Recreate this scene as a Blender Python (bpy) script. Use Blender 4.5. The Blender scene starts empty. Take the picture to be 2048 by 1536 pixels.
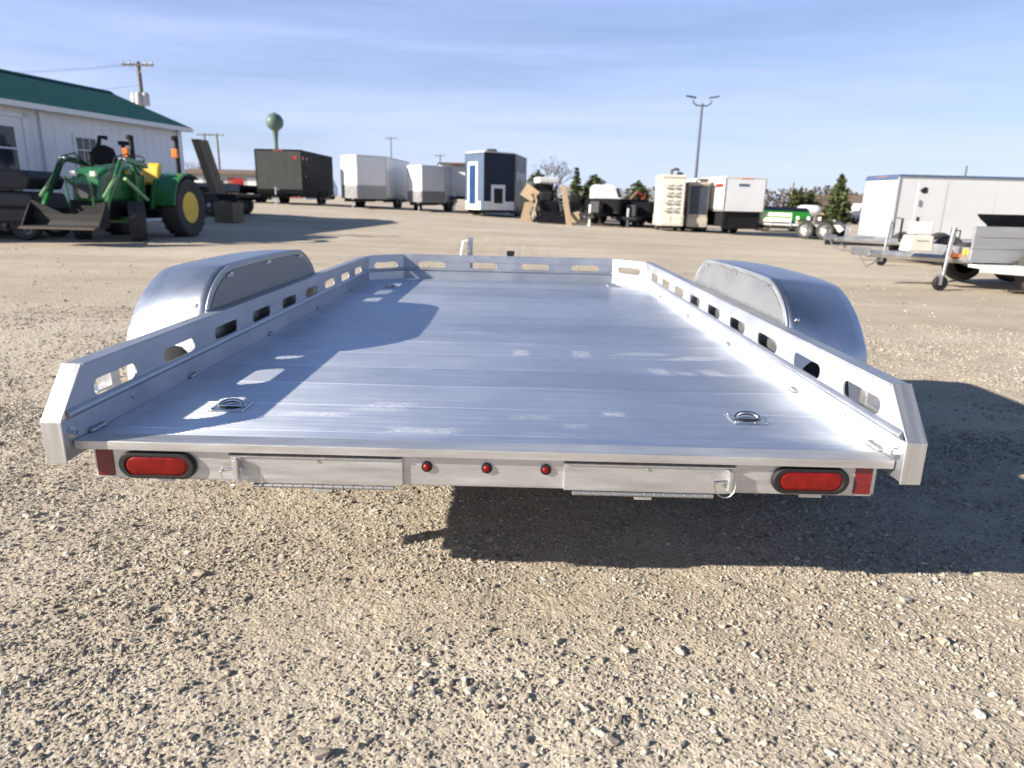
import bpy, bmesh, math, random
import numpy as np
from mathutils import Vector, Matrix

S = bpy.context.scene
COL = S.collection
R = math.radians
D = 0.50                      # height of the flatbed deck above the gravel

# ------------------------------------------------------------------ camera
cam_d = bpy.data.cameras.new('camera')
cam = bpy.data.objects.new('camera', cam_d)
COL.objects.link(cam)
PITCH, YAW, ROLL = -0.2635, -0.0036, 0.0235
fw = Vector((math.sin(YAW) * math.cos(PITCH), math.cos(YAW) * math.cos(PITCH), math.sin(PITCH)))
rt = Vector((math.cos(YAW), -math.sin(YAW), 0))
up = rt.cross(fw)
rt2 = math.cos(ROLL) * rt + math.sin(ROLL) * up
up2 = -math.sin(ROLL) * rt + math.cos(ROLL) * up
cam.matrix_world = Matrix(((rt2.x, up2.x, -fw.x, 0.0711), (rt2.y, up2.y, -fw.y, -1.5608),
                           (rt2.z, up2.z, -fw.z, 0.5946 + D), (0, 0, 0, 1)))
cam_d.sensor_width = 36
cam_d.lens = 36 * 1371.24 / 2048
cam_d.clip_start = 0.05
cam_d.clip_end = 6000
cam_d.dof.use_dof = True
cam_d.dof.focus_distance = 2.0
cam_d.dof.aperture_fstop = 3.6
S.camera = cam

# ------------------------------------------------------------------ sky and sun
SUN_TO = Vector((-2.12, -0.88, 1.0)).normalized()      # towards the sun: left, a little behind the camera
SUN_EL = math.asin(SUN_TO.z)
SUN_AZ = math.atan2(SUN_TO.x, SUN_TO.y)                # clockwise from +Y
w = bpy.data.worlds.new('World')
S.world = w
w.use_nodes = True
nt = w.node_tree
for n in list(nt.nodes):
    nt.nodes.remove(n)
wo = nt.nodes.new('ShaderNodeOutputWorld')
bg = nt.nodes.new('ShaderNodeBackground')
sky = nt.nodes.new('ShaderNodeTexSky')
sky.sky_type = 'NISHITA'
sky.sun_disc = False
sky.sun_elevation = SUN_EL
sky.sun_rotation = SUN_AZ
sky.altitude = 100
sky.air_density = 1.0
sky.dust_density = 0.25
sky.ozone_density = 4.0
bg.inputs['Strength'].default_value = 0.053
# thin high cirrus: streaked noise over the whole dome, lifting the blue towards white
tc = nt.nodes.new('ShaderNodeTexCoord')
mp = nt.nodes.new('ShaderNodeMapping')
mp.inputs['Rotation'].default_value = (0.03, -0.05, 0.25)
mp.inputs['Scale'].default_value = (0.8, 1.7, 9.0)
no = nt.nodes.new('ShaderNodeTexNoise')
no.inputs['Scale'].default_value = 2.2
no.inputs['Detail'].default_value = 7
no.inputs['Roughness'].default_value = 0.55
no.inputs['Distortion'].default_value = 0.4
cr = nt.nodes.new('ShaderNodeValToRGB')
cr.color_ramp.elements[0].position = 0.34
cr.color_ramp.elements[0].color = (0.52, 0.52, 0.52, 1)
cr.color_ramp.elements[1].position = 0.68
cr.color_ramp.elements[1].color = (0.96, 0.96, 0.96, 1)
mx = nt.nodes.new('ShaderNodeMix')
mx.data_type = 'RGBA'
mx.inputs['B'].default_value = (5.2, 6.5, 11.6, 1)
nt.links.new(tc.outputs['Generated'], mp.inputs['Vector'])
nt.links.new(mp.outputs['Vector'], no.inputs['Vector'])
nt.links.new(no.outputs['Fac'], cr.inputs['Fac'])
sx = nt.nodes.new('ShaderNodeSeparateXYZ')
nt.links.new(tc.outputs['Generated'], sx.inputs['Vector'])
mz = nt.nodes.new('ShaderNodeMapRange')            # the veil thins towards the zenith
mz.inputs['From Min'].default_value = 0.0
mz.inputs['From Max'].default_value = 0.70
mz.inputs['To Min'].default_value = 1.0
mz.inputs['To Max'].default_value = 0.0
nt.links.new(sx.outputs['Z'], mz.inputs['Value'])
vz = nt.nodes.new('ShaderNodeMapRange')            # paler veil low over the horizon
vz.inputs['From Min'].default_value = 0.0
vz.inputs['From Max'].default_value = 0.28
nt.links.new(sx.outputs['Z'], vz.inputs['Value'])
vm = nt.nodes.new('ShaderNodeMix')
vm.data_type = 'RGBA'
vm.inputs['A'].default_value = (7.0, 7.9, 10.8, 1)
vm.inputs['B'].default_value = (5.2, 6.5, 11.6, 1)
nt.links.new(vz.outputs['Result'], vm.inputs['Factor'])
nt.links.new(vm.outputs['Result'], mx.inputs['B'])
mf = nt.nodes.new('ShaderNodeMath')
mf.operation = 'MULTIPLY'
nt.links.new(cr.outputs['Color'], mf.inputs[0])
nt.links.new(mz.outputs['Result'], mf.inputs[1])
nt.links.new(mf.outputs[0], mx.inputs['Factor'])
nt.links.new(sky.outputs['Color'], mx.inputs['A'])
nt.links.new(mx.outputs['Result'], bg.inputs['Color'])
nt.links.new(bg.outputs['Background'], wo.inputs['Surface'])

sun_d = bpy.data.lights.new('sun', 'SUN')
sun_d.energy = 5.0
sun_d.angle = R(0.53)
sun_d.color = (1.0, 0.915, 0.79)
sun = bpy.data.objects.new('sun', sun_d)
sun.rotation_euler = SUN_TO.to_track_quat('Z', 'Y').to_euler()
sun.location = (-20, -8, 10)
COL.objects.link(sun)

S.view_settings.view_transform = 'Standard'
S.view_settings.look = 'None'
S.view_settings.exposure = 1.12
S.view_settings.gamma = 1.0
S.view_settings.use_curve_mapping = False
S.render.engine = 'CYCLES'
S.cycles.use_denoising = True
S.cycles.max_bounces = 6
S.cycles.diffuse_bounces = 2
S.cycles.glossy_bounces = 4
S.cycles.transparent_max_bounces = 6
S.cycles.sample_clamp_indirect = 6.0
S.cycles.caustics_reflective = True
S.cycles.blur_glossy = 0.3

# ------------------------------------------------------------------ materials
MATS = {}
def nodes_of(name):
    m = bpy.data.materials.new(name)
    m.use_nodes = True
    t = m.node_tree
    return m, t, t.nodes['Principled BSDF']

def pm(name, col, rough=0.5, metal=0.0, vary=0.12, scale=6.0, bump=0.0, bscale=60.0, stretch=(1, 1, 1), rvar=0.08, coat=0.0, spec=0.5):
    """painted / metal / plastic surface with a little procedural wear"""
    if name in MATS:
        return MATS[name]
    m, t, b = nodes_of(name)
    N, L = t.nodes.new, t.links.new
    tc = N('ShaderNodeTexCoord')
    mp = N('ShaderNodeMapping')
    mp.inputs['Scale'].default_value = stretch
    L(tc.outputs['Object'], mp.inputs['Vector'])
    n = N('ShaderNodeTexNoise')
    n.inputs['Scale'].default_value = scale
    n.inputs['Detail'].default_value = 6
    n.inputs['Roughness'].default_value = 0.62
    L(mp.outputs['Vector'], n.inputs['Vector'])
    r = N('ShaderNodeValToRGB')
    c0 = [max(0, c * (1 - vary)) for c in col]
    c1 = [min(1, c * (1 + vary)) for c in col]
    r.color_ramp.elements[0].position = 0.3
    r.color_ramp.elements[1].position = 0.7
    r.color_ramp.elements[0].color = (*c0, 1)
    r.color_ramp.elements[1].color = (*c1, 1)
    L(n.outputs['Fac'], r.inputs['Fac'])
    L(r.outputs['Color'], b.inputs['Base Color'])
    mr = N('ShaderNodeMapRange')
    mr.inputs['From Min'].default_value = 0.3
    mr.inputs['From Max'].default_value = 0.7
    mr.inputs['To Min'].default_value = max(0.03, rough - rvar)
    mr.inputs['To Max'].default_value = min(1, rough + rvar)
    L(n.outputs['Fac'], mr.inputs['Value'])
    L(mr.outputs['Result'], b.inputs['Roughness'])
    b.inputs['Metallic'].default_value = metal
    b.inputs['Specular IOR Level'].default_value = spec
    b.inputs['Coat Weight'].default_value = coat
    if bump:
        n2 = N('ShaderNodeTexNoise')
        n2.inputs['Scale'].default_value = bscale
        n2.inputs['Detail'].default_value = 4
        L(mp.outputs['Vector'], n2.inputs['Vector'])
        bp = N('ShaderNodeBump')
        bp.inputs['Strength'].default_value = bump
        bp.inputs['Distance'].default_value = 0.01
        L(n2.outputs['Fac'], bp.inputs['Height'])
        L(bp.outputs['Normal'], b.inputs['Normal'])
    MATS[name] = m
    return m

def deck_material():
    m, t, b = nodes_of('ribbed mill aluminium')
    N, L = t.nodes.new, t.links.new
    tc = N('ShaderNodeTexCoord')
    # extrusion lines run across the trailer: noise stretched along X
    mp = N('ShaderNodeMapping'); mp.inputs['Scale'].default_value = (0.35, 11, 4)
    L(tc.outputs['Object'], mp.inputs['Vector'])
    n = N('ShaderNodeTexNoise'); n.inputs['Scale'].default_value = 7; n.inputs['Detail'].default_value = 5
    L(mp.outputs['Vector'], n.inputs['Vector'])
    n2 = N('ShaderNodeTexNoise'); n2.inputs['Scale'].default_value = 3.0; n2.inputs['Detail'].default_value = 8; n2.inputs['Roughness'].default_value = 0.7
    L(tc.outputs['Object'], n2.inputs['Vector'])
    # scuffs: hand placed worn rectangles and smears, broken up by fine noise
    sp = N('ShaderNodeSeparateXYZ'); L(tc.outputs['Object'], sp.inputs['Vector'])
    def mth(op, a, bb=None, c=None):
        x = N('ShaderNodeMath'); x.operation = op; x.use_clamp = False
        for i, v in enumerate((a, bb, c)):
            if v is None: continue
            if isinstance(v, (int, float)): x.inputs[i].default_value = v
            else: L(v, x.inputs[i])
        return x.outputs[0]
    total = None
    for (cx, cy, hw, hh, sh, gain) in SCUFFS:
        dy = mth('SUBTRACT', sp.outputs['Y'], cy)
        dx = mth('SUBTRACT', mth('SUBTRACT', sp.outputs['X'], cx), mth('MULTIPLY', dy, sh))
        ax = mth('DIVIDE', mth('ABSOLUTE', dx), hw)
        ay = mth('DIVIDE', mth('ABSOLUTE', dy), hh)
        mxx = mth('MAXIMUM', ax, ay)
        k = N('ShaderNodeMapRange'); k.interpolation_type = 'SMOOTHSTEP'
        k.inputs['From Min'].default_value = 1.35; k.inputs['From Max'].default_value = 0.55
        k.inputs['To Min'].default_value = 0; k.inputs['To Max'].default_value = gain
        L(mxx, k.inputs['Value'])
        total = k.outputs['Result'] if total is None else mth('MAXIMUM', total, k.outputs['Result'])
    n3 = N('ShaderNodeTexNoise'); n3.inputs['Scale'].default_value = 230; n3.inputs['Detail'].default_value = 3; n3.inputs['Roughness'].default_value = 0.8
    mp3 = N('ShaderNodeMapping'); mp3.inputs['Scale'].default_value = (0.5, 1.6, 1)
    L(tc.outputs['Object'], mp3.inputs['Vector']); L(mp3.outputs['Vector'], n3.inputs['Vector'])
    k3 = N('ShaderNodeMapRange'); k3.inputs['From Min'].default_value = 0.44; k3.inputs['From Max'].default_value = 0.78
    L(n3.outputs['Fac'], k3.inputs['Value'])
    scuff = mth('MULTIPLY', total, k3.outputs['Result'])
    r = N('ShaderNodeValToRGB')
    r.color_ramp.elements[0].position = 0.34; r.color_ramp.elements[0].color = (0.56, 0.595, 0.665, 1)
    r.color_ramp.elements[1].position = 0.74; r.color_ramp.elements[1].color = (0.78, 0.81, 0.87, 1)
    oi = N('ShaderNodeObjectInfo')
    mixf = mth('ADD', mth('ADD', mth('MULTIPLY', n.outputs['Fac'], 0.5), mth('MULTIPLY', n2.outputs['Fac'], 0.4)), mth('MULTIPLY', oi.outputs['Random'], 0.16))
    L(mixf, r.inputs['Fac'])
    mc = N('ShaderNodeMix'); mc.data_type = 'RGBA'; mc.inputs['B'].default_value = (0.80, 0.77, 0.70, 1)
    L(scuff, mc.inputs['Factor']); L(r.outputs['Color'], mc.inputs['A']); L(mc.outputs['Result'], b.inputs['Base Color'])
    L(mth('SUBTRACT', 0.97, mth('MULTIPLY', scuff, 0.75)), b.inputs['Metallic'])
    L(mth('ADD', mth('ADD', 0.30, mth('MULTIPLY', mixf, 0.2)), mth('MULTIPLY', scuff, 0.3)), b.inputs['Roughness'])
    MATS['deck'] = m
    return m

SCUFFS = [  # x, y, half width, half depth, shear, strength   (worn marks on the deck)
    (0.095, 1.13, 0.030, 0.055, 0.0, 0.75), (0.335, 1.13, 0.035, 0.06, 0.0, 0.75),
    (0.60, 0.86, 0.035, 0.05, -0.3, 0.7), (0.69, 0.84, 0.030, 0.03, -0.3, 0.6), (0.79, 0.86, 0.04, 0.05, -0.3, 0.8),
    (0.60, 1.16, 0.10, 0.03, 1.2, 0.55), (0.80, 1.10, 0.09, 0.035, 1.8, 0.8), (0.70, 1.06, 0.05, 0.02, 1.2, 0.5),
    (-0.17, 0.15, 0.085, 0.02, 0.2, 0.8), (-0.30, 0.36, 0.07, 0.05, 0.7, 0.55), (-0.48, 0.27, 0.09, 0.02, 0.6, 0.7),
    (0.36, 0.335, 0.03, 0.018, 0, 0.9), (0.24, 0.22, 0.03, 0.02, 0.2, 0.5), (0.12, 0.29, 0.06, 0.02, 0.4, 0.5), (0.86, 0.17, 0.11, 0.03, 0, 0.35)]

def ground_material():
    m, t, b = nodes_of('gravel lot')
    N, L = t.nodes.new, t.links.new
    g = N('ShaderNodeNewGeometry')
    def noise(scale, detail=5, rough=0.6):
        n = N('ShaderNodeTexNoise'); n.inputs['Scale'].default_value = scale
        n.inputs['Detail'].default_value = detail; n.inputs['Roughness'].default_value = rough
        L(g.outputs['Position'], n.inputs['Vector'])
        return n.outputs['Fac']
    big, mid, fine = noise(0.22, 5), noise(3.0, 6, 0.65), noise(75, 3, 0.8)
    def ramp(f, p0, c0, p1, c1):
        r = N('ShaderNodeValToRGB')
        r.color_ramp.elements[0].position = p0; r.color_ramp.elements[0].color = (*c0, 1)
        r.color_ramp.elements[1].position = p1; r.color_ramp.elements[1].color = (*c1, 1)
        L(f, r.inputs['Fac']); return r.outputs['Color']
    def mix(f, a, bb, mode='MIX'):
        x = N('ShaderNodeMix'); x.data_type = 'RGBA'; x.blend_type = mode
        if isinstance(f, float): x.inputs['Factor'].default_value = f
        else: L(f, x.inputs['Factor'])
        L(a, x.inputs['A'])
        L(bb, x.inputs['B']); return x.outputs['Result']
    base = ramp(mid, 0.30, (0.37, 0.318, 0.25), 0.70, (0.52, 0.46, 0.375))
    c = mix(0.55, base, ramp(big, 0.35, (0.43, 0.372, 0.295), 0.65, (0.59, 0.525, 0.43)))
    c = mix(0.75, c, ramp(fine, 0.32, (0.62, 0.60, 0.56), 0.68, (1.25, 1.25, 1.27)), 'MULTIPLY')
    mpg = N('ShaderNodeMapping'); mpg.inputs['Rotation'].default_value = (0, 0, 0.35); mpg.inputs['Scale'].default_value = (0.16, 0.9, 1)
    L(g.outputs['Position'], mpg.inputs['Vector'])
    ln = N('ShaderNodeTexNoise'); ln.inputs['Scale'].default_value = 1.0; ln.inputs['Detail'].default_value = 6; ln.inputs['Roughness'].default_value = 0.6
    L(mpg.outputs['Vector'], ln.inputs['Vector'])
    c = mix(0.7, c, ramp(ln.outputs['Fac'], 0.36, (0.90, 0.87, 0.83), 0.62, (1.16, 1.16, 1.15)), 'MULTIPLY')
    L(c, b.inputs['Base Color'])
    b.inputs['Roughness'].default_value = 0.95
    b.inputs['Specular IOR Level'].default_value = 0.15
    v = N('ShaderNodeTexVoronoi'); v.inputs['Scale'].default_value = 105; v.feature = 'SMOOTH_F1'; v.inputs['Smoothness'].default_value = 0.3
    L(g.outputs['Position'], v.inputs['Vector'])
    v2 = N('ShaderNodeTexVoronoi'); v2.inputs['Scale'].default_value = 38; v2.feature = 'SMOOTH_F1'; v2.inputs['Smoothness'].default_value = 0.2
    L(g.outputs['Position'], v2.inputs['Vector'])
    def mth(op, a, bb):
        x = N('ShaderNodeMath'); x.operation = op
        for i, q in enumerate((a, bb)):
            if isinstance(q, (int, float)): x.inputs[i].default_value = q
            else: L(q, x.inputs[i])
        return x.outputs[0]
    h = mth('ADD', mth('MULTIPLY', v.outputs['Distance'], -0.006), mth('MULTIPLY', v2.outputs['Distance'], -0.009))
    h = mth('ADD', h, mth('MULTIPLY', noise(170, 4, 0.8), 0.007))
    h = mth('ADD', h, mth('MULTIPLY', noise(9, 6, 0.7), 0.014))
    bp = N('ShaderNodeBump'); bp.inputs['Strength'].default_value = 0.7; bp.inputs['Distance'].default_value = 1.0
    L(h, bp.inputs['Height']); L(bp.outputs['Normal'], b.inputs['Normal'])
    return m

def stone_material():
    m, t, b = nodes_of('limestone gravel')
    N, L = t.nodes.new, t.links.new
    oi = N('ShaderNodeObjectInfo')
    r = N('ShaderNodeValToRGB')
    e = r.color_ramp.elements
    e[0].position = 0.0; e[0].color = (0.15, 0.135, 0.12, 1)
    e[1].position = 1.0; e[1].color = (0.52, 0.495, 0.45, 1)
    for p, c in ((0.12, (0.25, 0.222, 0.185)), (0.55, (0.37, 0.328, 0.265)), (0.86, (0.46, 0.42, 0.355))):
        k = e.new(p); k.color = (*c, 1)
    L(oi.outputs['Random'], r.inputs['Fac'])
    g = N('ShaderNodeNewGeometry')
    n = N('ShaderNodeTexNoise'); n.inputs['Scale'].default_value = 160; n.inputs['Detail'].default_value = 4
    L(g.outputs['Position'], n.inputs['Vector'])
    x = N('ShaderNodeMix'); x.data_type = 'RGBA'; x.blend_type = 'MULTIPLY'; x.inputs['Factor'].default_value = 0.6
    rr = N('ShaderNodeValToRGB')
    rr.color_ramp.elements[0].position = 0.3; rr.color_ramp.elements[0].color = (0.7, 0.68, 0.64, 1)
    rr.color_ramp.elements[1].position = 0.7; rr.color_ramp.elements[1].color = (1.15, 1.15, 1.15, 1)
    L(n.outputs['Fac'], rr.inputs['Fac'])
    L(r.outputs['Color'], x.inputs['A']); L(rr.outputs['Color'], x.inputs['B'])
    L(x.outputs['Result'], b.inputs['Base Color'])
    b.inputs['Roughness'].default_value = 0.9
    b.inputs['Specular IOR Level'].default_value = 0.2
    return m

A_DECK = deck_material()
A_RAIL = pm('mill aluminium rail', (0.45, 0.47, 0.51), 0.50, 0.9, 0.10, 5, 0.05, 120, (1, 1, 1), 0.07)
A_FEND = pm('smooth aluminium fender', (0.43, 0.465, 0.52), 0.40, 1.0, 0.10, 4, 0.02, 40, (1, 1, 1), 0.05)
A_PLATE = pm('dull aluminium plate', (0.40, 0.40, 0.40), 0.46, 0.85, 0.12, 9, 0.08, 150, (1, 1, 1), 0.08)
A_BUMP = pm('brushed aluminium bumper', (0.57, 0.565, 0.555), 0.45, 0.8, 0.17, 14, 0.06, 150, (0.3, 1, 3), 0.08)
A_CAP = pm('brushed aluminium cap', (0.58, 0.575, 0.57), 0.42, 0.85, 0.10, 8, 0.05, 120, (9, 0.6, 0.6), 0.08)
ZINC = pm('zinc plated steel', (0.62, 0.63, 0.64), 0.30, 1.0, 0.18, 40, 0.05, 100)
RUBBER = pm('black rubber', (0.007, 0.007, 0.008), 0.7, 0, 0.25, 12, 0.08, 60)
LENS = pm('red lens', (0.17, 0.005, 0.003), 0.22, 0, 0.30, 42, 0.15, 200, spec=0.35)
REFL = pm('dark red reflector', (0.17, 0.006, 0.006), 0.25, 0, 0.18, 60, 0.35, 420, coat=0.4)
HOLE = pm('dark recess', (0.01, 0.01, 0.011), 0.7)  # near-black standing in for shade inside hollows; also used on black parts
WHITE = pm('white gelcoat', (0.78, 0.77, 0.74), 0.35, 0, 0.05, 1.5, coat=0.2)
GALV = pm('galvanised steel', (0.55, 0.56, 0.57), 0.45, 0.8, 0.15, 8)

# ------------------------------------------------------------------ mesh helper
class MB:
    def __init__(self):
        self.v, self.f = [], []
    def add(self, vs, fs):
        o = len(self.v)
        self.v += [tuple(p) for p in vs]
        self.f += [tuple(i + o for i in q) for q in fs]
        return self
    def box(self, x0, x1, y0, y1, z0, z1):
        return self.add([(x0, y0, z0), (x1, y0, z0), (x1, y1, z0), (x0, y1, z0), (x0, y0, z1), (x1, y0, z1), (x1, y1, z1), (x0, y1, z1)],
                        [(0, 3, 2, 1), (4, 5, 6, 7), (0, 1, 5, 4), (1, 2, 6, 5), (2, 3, 7, 6), (3, 0, 4, 7)])
    def prism(self, poly, axis, a, b):
        """poly: 2D points; axis: 'x' -> (y,z), 'y' -> (x,z), 'z' -> (x,y); a,b extents along axis"""
        n = len(poly)
        def p3(p, t):
            return {'x': (t, p[0], p[1]), 'y': (p[0], t, p[1]), 'z': (p[0], p[1], t)}[axis]
        vs = [p3(p, a) for p in poly] + [p3(p, b) for p in poly]
        fs = [tuple(range(n))[::-1], tuple(range(n, 2 * n))] + [(i, (i + 1) % n, n + (i + 1) % n, n + i) for i in range(n)]
        return self.add(vs, fs)
    def tube(self, pts, r, n=8, r1=None):
        pts = [Vector(p) for p in pts]
        m = len(pts)
        vs = []
        ref = None
        for i, p in enumerate(pts):
            d = (pts[min(i + 1, m - 1)] - pts[max(i - 1, 0)]).normalized()
            if ref is None:
                ref = Vector((0, 0, 1)) if abs(d.z) < 0.9 else Vector((1, 0, 0))
            a = d.cross(ref).normalized()
            b = a.cross(d).normalized()
            ref = b
            rr = r if r1 is None else r + (r1 - r) * i / max(1, m - 1)
            vs += [p + a * rr * math.cos(2 * math.pi * k / n) + b * rr * math.sin(2 * math.pi * k / n) for k in range(n)]
        fs = [(i * n + k, i * n + (k + 1) % n, (i + 1) * n + (k + 1) % n, (i + 1) * n + k) for i in range(m - 1) for k in range(n)]
        fs += [tuple(range(n))[::-1], tuple((m - 1) * n + k for k in range(n))]
        return self.add(vs, fs)
    def cyl(self, p, q, r, n=16, r1=None):
        return self.tube([p, q], r, n, r1)
    def lathe(self, prof, c, axis='x', n=28):
        """prof: (radius, along) pairs, revolved round an axis through c"""
        vs = []
        for (r, a) in prof:
            for k in range(n):
                t = 2 * math.pi * k / n
                u, v = r * math.cos(t), r * math.sin(t)
                vs.append({'x': (c[0] + a, c[1] + u, c[2] + v), 'y': (c[0] + u, c[1] + a, c[2] + v), 'z': (c[0] + u, c[1] + v, c[2] + a)}[axis])
        m = len(prof)
        fs = [(i * n + k, i * n + (k + 1) % n, (i + 1) * n + (k + 1) % n, (i + 1) * n + k) for i in range(m - 1) for k in range(n)]
        fs += [tuple(range(n)), tuple((m - 1) * n + k for k in range(n))[::-1]]
        return self.add(vs, fs)
    def xf(self, fn):
        self.v = [fn(*p) for p in self.v]
        return self
    def mesh(self, name):
        me = bpy.data.meshes.new(name)
        me.from_pydata(self.v, [], self.f)
        b = bmesh.new(); b.from_mesh(me)
        bmesh.ops.recalc_face_normals(b, faces=b.faces)
        b.to_mesh(me); b.free()
        return me
    def build(self, name, mat, parent=None, bevel=0.0, smooth=False, label=None, recalc=True):
        me = self.mesh(name)
        me.materials.append(mat)
        o = bpy.data.objects.new(name, me)
        COL.objects.link(o)
        o.parent = parent
        if smooth:
            me.polygons.foreach_set('use_smooth', [True] * len(me.polygons))
            try:
                me.set_sharp_from_angle(angle=R(38))
            except Exception:
                pass
        if bevel:
            k = o.modifiers.new('bevel', 'BEVEL'); k.width = bevel; k.segments = 2; k.limit_method = 'ANGLE'; k.angle_limit = R(40)
        if label:
            o['label'] = label
        return o

def part(name, mesh_or_mb, mat, parent, **k):
    return mesh_or_mb.build(name, mat, parent, **k)

def like(src, parent, loc=(0, 0, 0), rot=None):
    c = src.copy(); COL.objects.link(c); c.parent = parent; c.location = loc
    if rot is not None: c.rotation_euler = rot
    return c

def thing(name, label, cat, loc=(0, 0, 0), rz=0.0, group=None):
    o = bpy.data.objects.new(name, None)
    COL.objects.link(o)
    o.empty_display_size = 0.2
    o.location = loc; o.rotation_euler = (0, 0, rz)
    o['label'] = label; o['category'] = cat
    if group: o['group'] = group
    return o

def tag(o, label, cat, group=None):
    o['label'] = label; o['category'] = cat
    if group: o['group'] = group
    return o

# ------------------------------------------------------------------ ground
def ss(a, b, x):
    t = np.clip((x - a) / (b - a), 0, 1)
    return t * t * (3 - 2 * t)
def g(x, y):
    """lie of the lot: level under the flatbed, rising gently to the back left"""
    return ss(5, 30, y) * (1 - ss(70, 140, y)) * (-0.03 * np.clip(x, -14, 12) + 0.13)
rng = np.random.default_rng(7)
LAT = rng.random((256, 256))
def vnoise(x, y, s):
    x = np.asarray(x, float) / s + 1000.3; y = np.asarray(y, float) / s + 1000.7
    i = np.floor(x).astype(int); j = np.floor(y).astype(int)
    u = x - i; v = y - j
    u = u * u * (3 - 2 * u); v = v * v * (3 - 2 * v)
    a = LAT[i % 256, j % 256]; b = LAT[(i + 1) % 256, j % 256]; c = LAT[i % 256, (j + 1) % 256]; d = LAT[(i + 1) % 256, (j + 1) % 256]
    return (a * (1 - u) + b * u) * (1 - v) + (c * (1 - u) + d * u) * v - 0.5
def relief(x, y):
    f = 1 - ss(6, 30, np.hypot(x, y))
    return f * (0.022 * vnoise(x, y, 0.9) + 0.012 * vnoise(x, y, 0.28) + 0.008 * vnoise(x, y, 0.09) + 0.004 * vnoise(x, y, 0.04)) + 0.03 * vnoise(x, y, 5)*ss(3,8,np.hypot(x,y))
def axis(lo, hi, step, lim, grow):
    a = list(np.arange(lo, hi + 1e-6, step)); s = step
    while a[-1] < lim[1]:
        s *= grow; a.append(a[-1] + s)
    s = step
    while a[0] > lim[0]:
        s *= grow; a.insert(0, a[0] - s)
    return np.array(a)
gx = axis(-2.6, 3.4, 0.02, (-2600, 2600), 1.09)
gy = axis(-1.3, 2.2, 0.02, (-60, 3500), 1.07)
X, Y = np.meshgrid(gx, gy)
Z = g(X, Y) + relief(X, Y)
nx, ny = len(gx), len(gy)
idx = np.arange(nx * ny).reshape(ny, nx)
F = np.stack([idx[:-1, :-1], idx[:-1, 1:], idx[1:, 1:], idx[1:, :-1]], -1).reshape(-1, 4)
me = bpy.data.meshes.new('ground')
me.from_pydata(np.stack([X, Y, Z], -1).reshape(-1, 3).tolist(), [], F.tolist())
me.polygons.foreach_set('use_smooth', [True] * len(me.polygons))
me.materials.append(ground_material())
ground = bpy.data.objects.new('ground', me); COL.objects.link(ground)
ground['kind'] = 'structure'; ground['label'] = 'pale tan crushed gravel lot'

# loose stones: points in python, instanced as real rocks
def scatter(n, x0, x1, y0, y1, r0, r1, power, clump, seed):
    q = np.random.default_rng(seed)
    x = q.uniform(x0, x1, n * 3); y = q.uniform(y0, y1, n * 3)
    w_ = 0.5 + vnoise(x, y, 0.35) + 0.6 * vnoise(x + 9, y, 0.12)
    keep = q.random(n * 3) < np.clip(0.33 + clump * (w_ - 0.5), 0.03, 1)
    # inside the camera's ground wedge only
    keep &= np.abs(x - 0.07) < 0.30 + 0.80 * (y + 1.56)
    x, y = x[keep][:n], y[keep][:n]
    r = r0 + (r1 - r0) * q.random(len(x)) ** power
    return x, y, r
sets = [scatter(120000, -2.6, 3.2, -0.85, 1.8, 0.0018, 0.0050, 1.7, 0.45, 1),
        scatter(12000, -3.2, 3.8, -0.85, 2.6, 0.0048, 0.010, 2.3, 1.1, 2),
        scatter(30000, -4.5, 6.0, 1.4, 5.0, 0.0035, 0.009, 1.9, 0.7, 3),
        scatter(620, -3.5, 4.5, -0.85, 4.0, 0.008, 0.018, 2.6, 0.9, 4),
        scatter(900, -9, 11, 4.0, 11.0, 0.008, 0.017, 2.4, 0.6, 5)]
px = np.concatenate([s[0] for s in sets]); py = np.concatenate([s[1] for s in sets]); pr = np.concatenate([s[2] for s in sets])
pz = g(px, py) + relief(px, py) + pr * 0.12
gm = bpy.data.meshes.new('gravel')
gm.from_pydata(np.stack([px, py, pz], -1).tolist(), [], [])
at = gm.attributes.new('rad', 'FLOAT', 'POINT'); at.data.foreach_set('value', pr.astype(np.float32))
gravel = bpy.data.objects.new('gravel', gm); COL.objects.link(gravel)
gravel['kind'] = 'stuff'; gravel['label'] = 'loose pale limestone gravel stones'; gravel['category'] = 'gravel'
STONE = stone_material()
ng = bpy.data.node_groups.new('loose_stones', 'GeometryNodeTree')
ng.interface.new_socket('Geometry', in_out='INPUT', socket_type='NodeSocketGeometry')
ng.interface.new_socket('Geometry', in_out='OUTPUT', socket_type='NodeSocketGeometry')
gi = ng.nodes.new('NodeGroupInput'); go = ng.nodes.new('NodeGroupOutput')
jn = ng.nodes.new('GeometryNodeJoinGeometry')
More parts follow.
